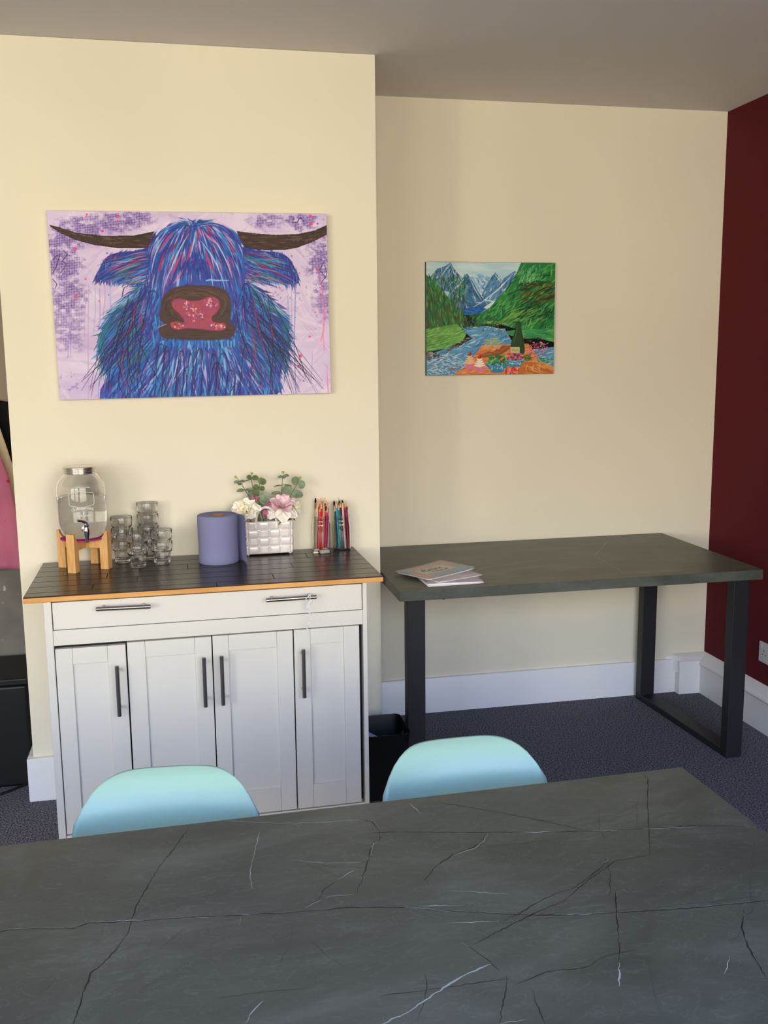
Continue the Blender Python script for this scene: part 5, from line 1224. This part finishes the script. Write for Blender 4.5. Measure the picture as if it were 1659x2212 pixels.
# pastries
for x, y, w_, h_, a in ((780, 1140, 90, 26, -.15), (940, 1090, 70, 36, -.5), (870, 1120, 40, 30, 0)):
    V.stroke([(x-w_*cos(a), y-w_*sin(a)), (x, y-h_*.5), (x+w_*cos(a), y+w_*sin(a))], [h_, h_*2, h_], (150, 84, 50), 1, 2); V.stroke([(x-w_*.7*cos(a), y-h_*.4-w_*.7*sin(a)), (x+w_*.6*cos(a), y-h_*.5+w_*.6*sin(a))], [4, 12, 4], (216, 150, 100), .8, 3)
    V.stroke([(x-w_*.7*cos(a), y+h_*.6-w_*.7*sin(a)), (x+w_*.6*cos(a), y+h_*.6+w_*.6*sin(a))], [4, 8, 4], (104, 56, 34), .8, 3)
# glasses of wine
for x, y, s_ in ((770, 1010, 38), (850, 1000, 46)):
    V.stroke([(x, y-s_*.3), (x, y+s_*.6)], [s_*1.8, s_*1.1], (160, 172, 120), .75, 3); V.stroke([(x, y+s_*.8), (x, y+s_*1.9)], 5, (170, 184, 150), .8)
    V.stroke([(x-s_, y-s_), (x-s_, y), (x-s_*.6, y+s_*.7), (x, y+s_), (x+s_*.6, y+s_*.7), (x+s_, y), (x+s_, y-s_)], 4, (196, 208, 170), .8); V.stroke([(x-s_, y-s_), (x, y-s_*.85), (x+s_, y-s_)], 3, (210, 218, 190), .7)
# bottle
V.poly(V.smooth_poly([(1078, 782), (1130, 780), (1136, 860), (1150, 920), (1166, 1010), (1168, 1110), (1140, 1130), (1030, 1120), (1012, 1060), (1030, 980), (1058, 900), (1076, 840)]), (44, 74, 40))
V.stroke([(1095, 800), (1085, 900), (1052, 1000)], [4, 10, 8], (84, 116, 66), .8, 3); V.stroke([(1125, 800), (1140, 920), (1152, 1080)], [4, 8, 5], (24, 44, 26), .8, 3); V.stroke([(1076, 788), (1132, 786)], 13, (70, 60, 40), 1)
V.poly([(1012, 1050), (1116, 1050), (1112, 1125), (1016, 1115)], (198, 190, 140)); V.stroke([(1030, 1090), (1050, 1080), (1062, 1096), (1084, 1082), (1100, 1094)], 4, (80, 70, 50), .8)
# pink flowers, cabbage
for i in range(90):
    a = r.uniform(0, 6.28); q = r.rand()**.5; x, y = 1315+105*q*cos(a), 1075+85*q*sin(a); V.stroke([(x, y), (x+r.normal()*16, y+r.normal()*14)], [6, 24, 8], [(226, 120, 146), (206, 60, 100), (240, 176, 186), (190, 50, 90), (236, 150, 170)][r.randint(5)], .85, 2)
for i in range(50):
    a = r.uniform(.2, 2.9); q = r.uniform(30, 110); V.stroke([(1400+q*cos(a+d), 1170+q*.55*sin(a+d)) for d in (0, .3, .6)], [3, 10, 3], [(40, 110, 70), (90, 160, 110), (20, 80, 50), (150, 200, 150)][r.randint(4)], .85, 2)
# cupcakes
for x, y, c in ((570, 1230, (238, 190, 130)), (676, 1262, (244, 232, 214))):
    V.poly([(x-48, y-8), (x+56, y-8), (x+44, y+66), (x-36, y+66)], (214, 110, 140)); [V.stroke([(x-34+i*20, y), (x-28+i*17, y+60)], 4, (236, 160, 180), .8) for i in range(5)]
    for j in range(4): V.stroke([(x-52+j*11, y-10-j*22), (x, y-2-j*22), (x+56-j*11, y-12-j*22)], [14, 26, 14], c, 1, 2); V.stroke([(x-46+j*11, y-4-j*22), (x+46-j*11, y-2-j*22)], [2, 4, 2], (206, 160, 130), .7, 2)
    V.blob(x+4, y-104, 20, (176, 30, 50)); V.blob(x-2, y-110, 6, (230, 120, 130))
# bowls
for x0, x1, y0, y1, c in ((752, 985, 1225, 1330, (60, 130, 166)), (965, 1160, 1195, 1270, (60, 140, 170))):
    V.poly(V.smooth_poly([(x0, y0), (x1, y0), (x1-30, (y0+y1)/2+14), ((x0+x1)/2+50, y1), ((x0+x1)/2-50, y1), (x0+28, (y0+y1)/2+14)]), c)
    V.stroke([(x0, y0), ((x0+x1)/2, y0+16), (x1, y0)], 7, (150, 206, 220), .9); [V.blob(r.uniform(x0+36, x1-36), r.uniform(y0+28, y1-26), 5, (190, 216, 220), .9) for i in range(26)]
for i in range(46): V.blob(r.uniform(770, 965), r.uniform(1150, 1240), r.uniform(9, 20), [(40, 110, 60), (70, 150, 80), (24, 84, 50), (130, 190, 130)][r.randint(4)], .9)
for i in range(60): V.blob(r.uniform(970, 1160), r.uniform(1125, 1195), r.uniform(6, 13), [(150, 50, 90), (200, 90, 140), (90, 30, 50), (210, 120, 160)][r.randint(4)], .9)
for i in range(34): V.stroke([(r.uniform(1150, 1250), r.uniform(1125, 1210)), (r.uniform(1150, 1250), r.uniform(1125, 1210))], [4, 14, 4], [(40, 100, 56), (80, 140, 80), (28, 70, 44)][r.randint(3)], .8, 2)
for i in range(46): V.blob(r.uniform(960, 1115), r.uniform(1275, 1345), r.uniform(9, 18), [(214, 60, 60), (236, 110, 100), (180, 36, 46), (240, 150, 130)][r.randint(4)], .9)
# bread
V.poly(V.smooth_poly([(1110, 1290), (1160, 1225), (1240, 1215), (1330, 1240), (1420, 1300), (1480, 1340), (1480, 1372), (1130, 1360)]), (196, 110, 48)); dab(60, 1130, 1420, 1230, 1340, [(220, 140, 70), (176, 92, 40), (230, 170, 110)], 12, 90, .35, .7, .15)
for x in (1200, 1270, 1340): V.stroke([(x, 1240), (x-20, 1280), (x-10, 1330)], [4, 9, 3], (236, 196, 150), .85, 2)
canvas('landscape_painting', 'small canvas painting of a mountain river valley with a picnic table', V, .5840, 1.6950, .560, .4600, YA, .018, -.001, mat('canvas_side_blue', rgb(60, 84, 100), .7))
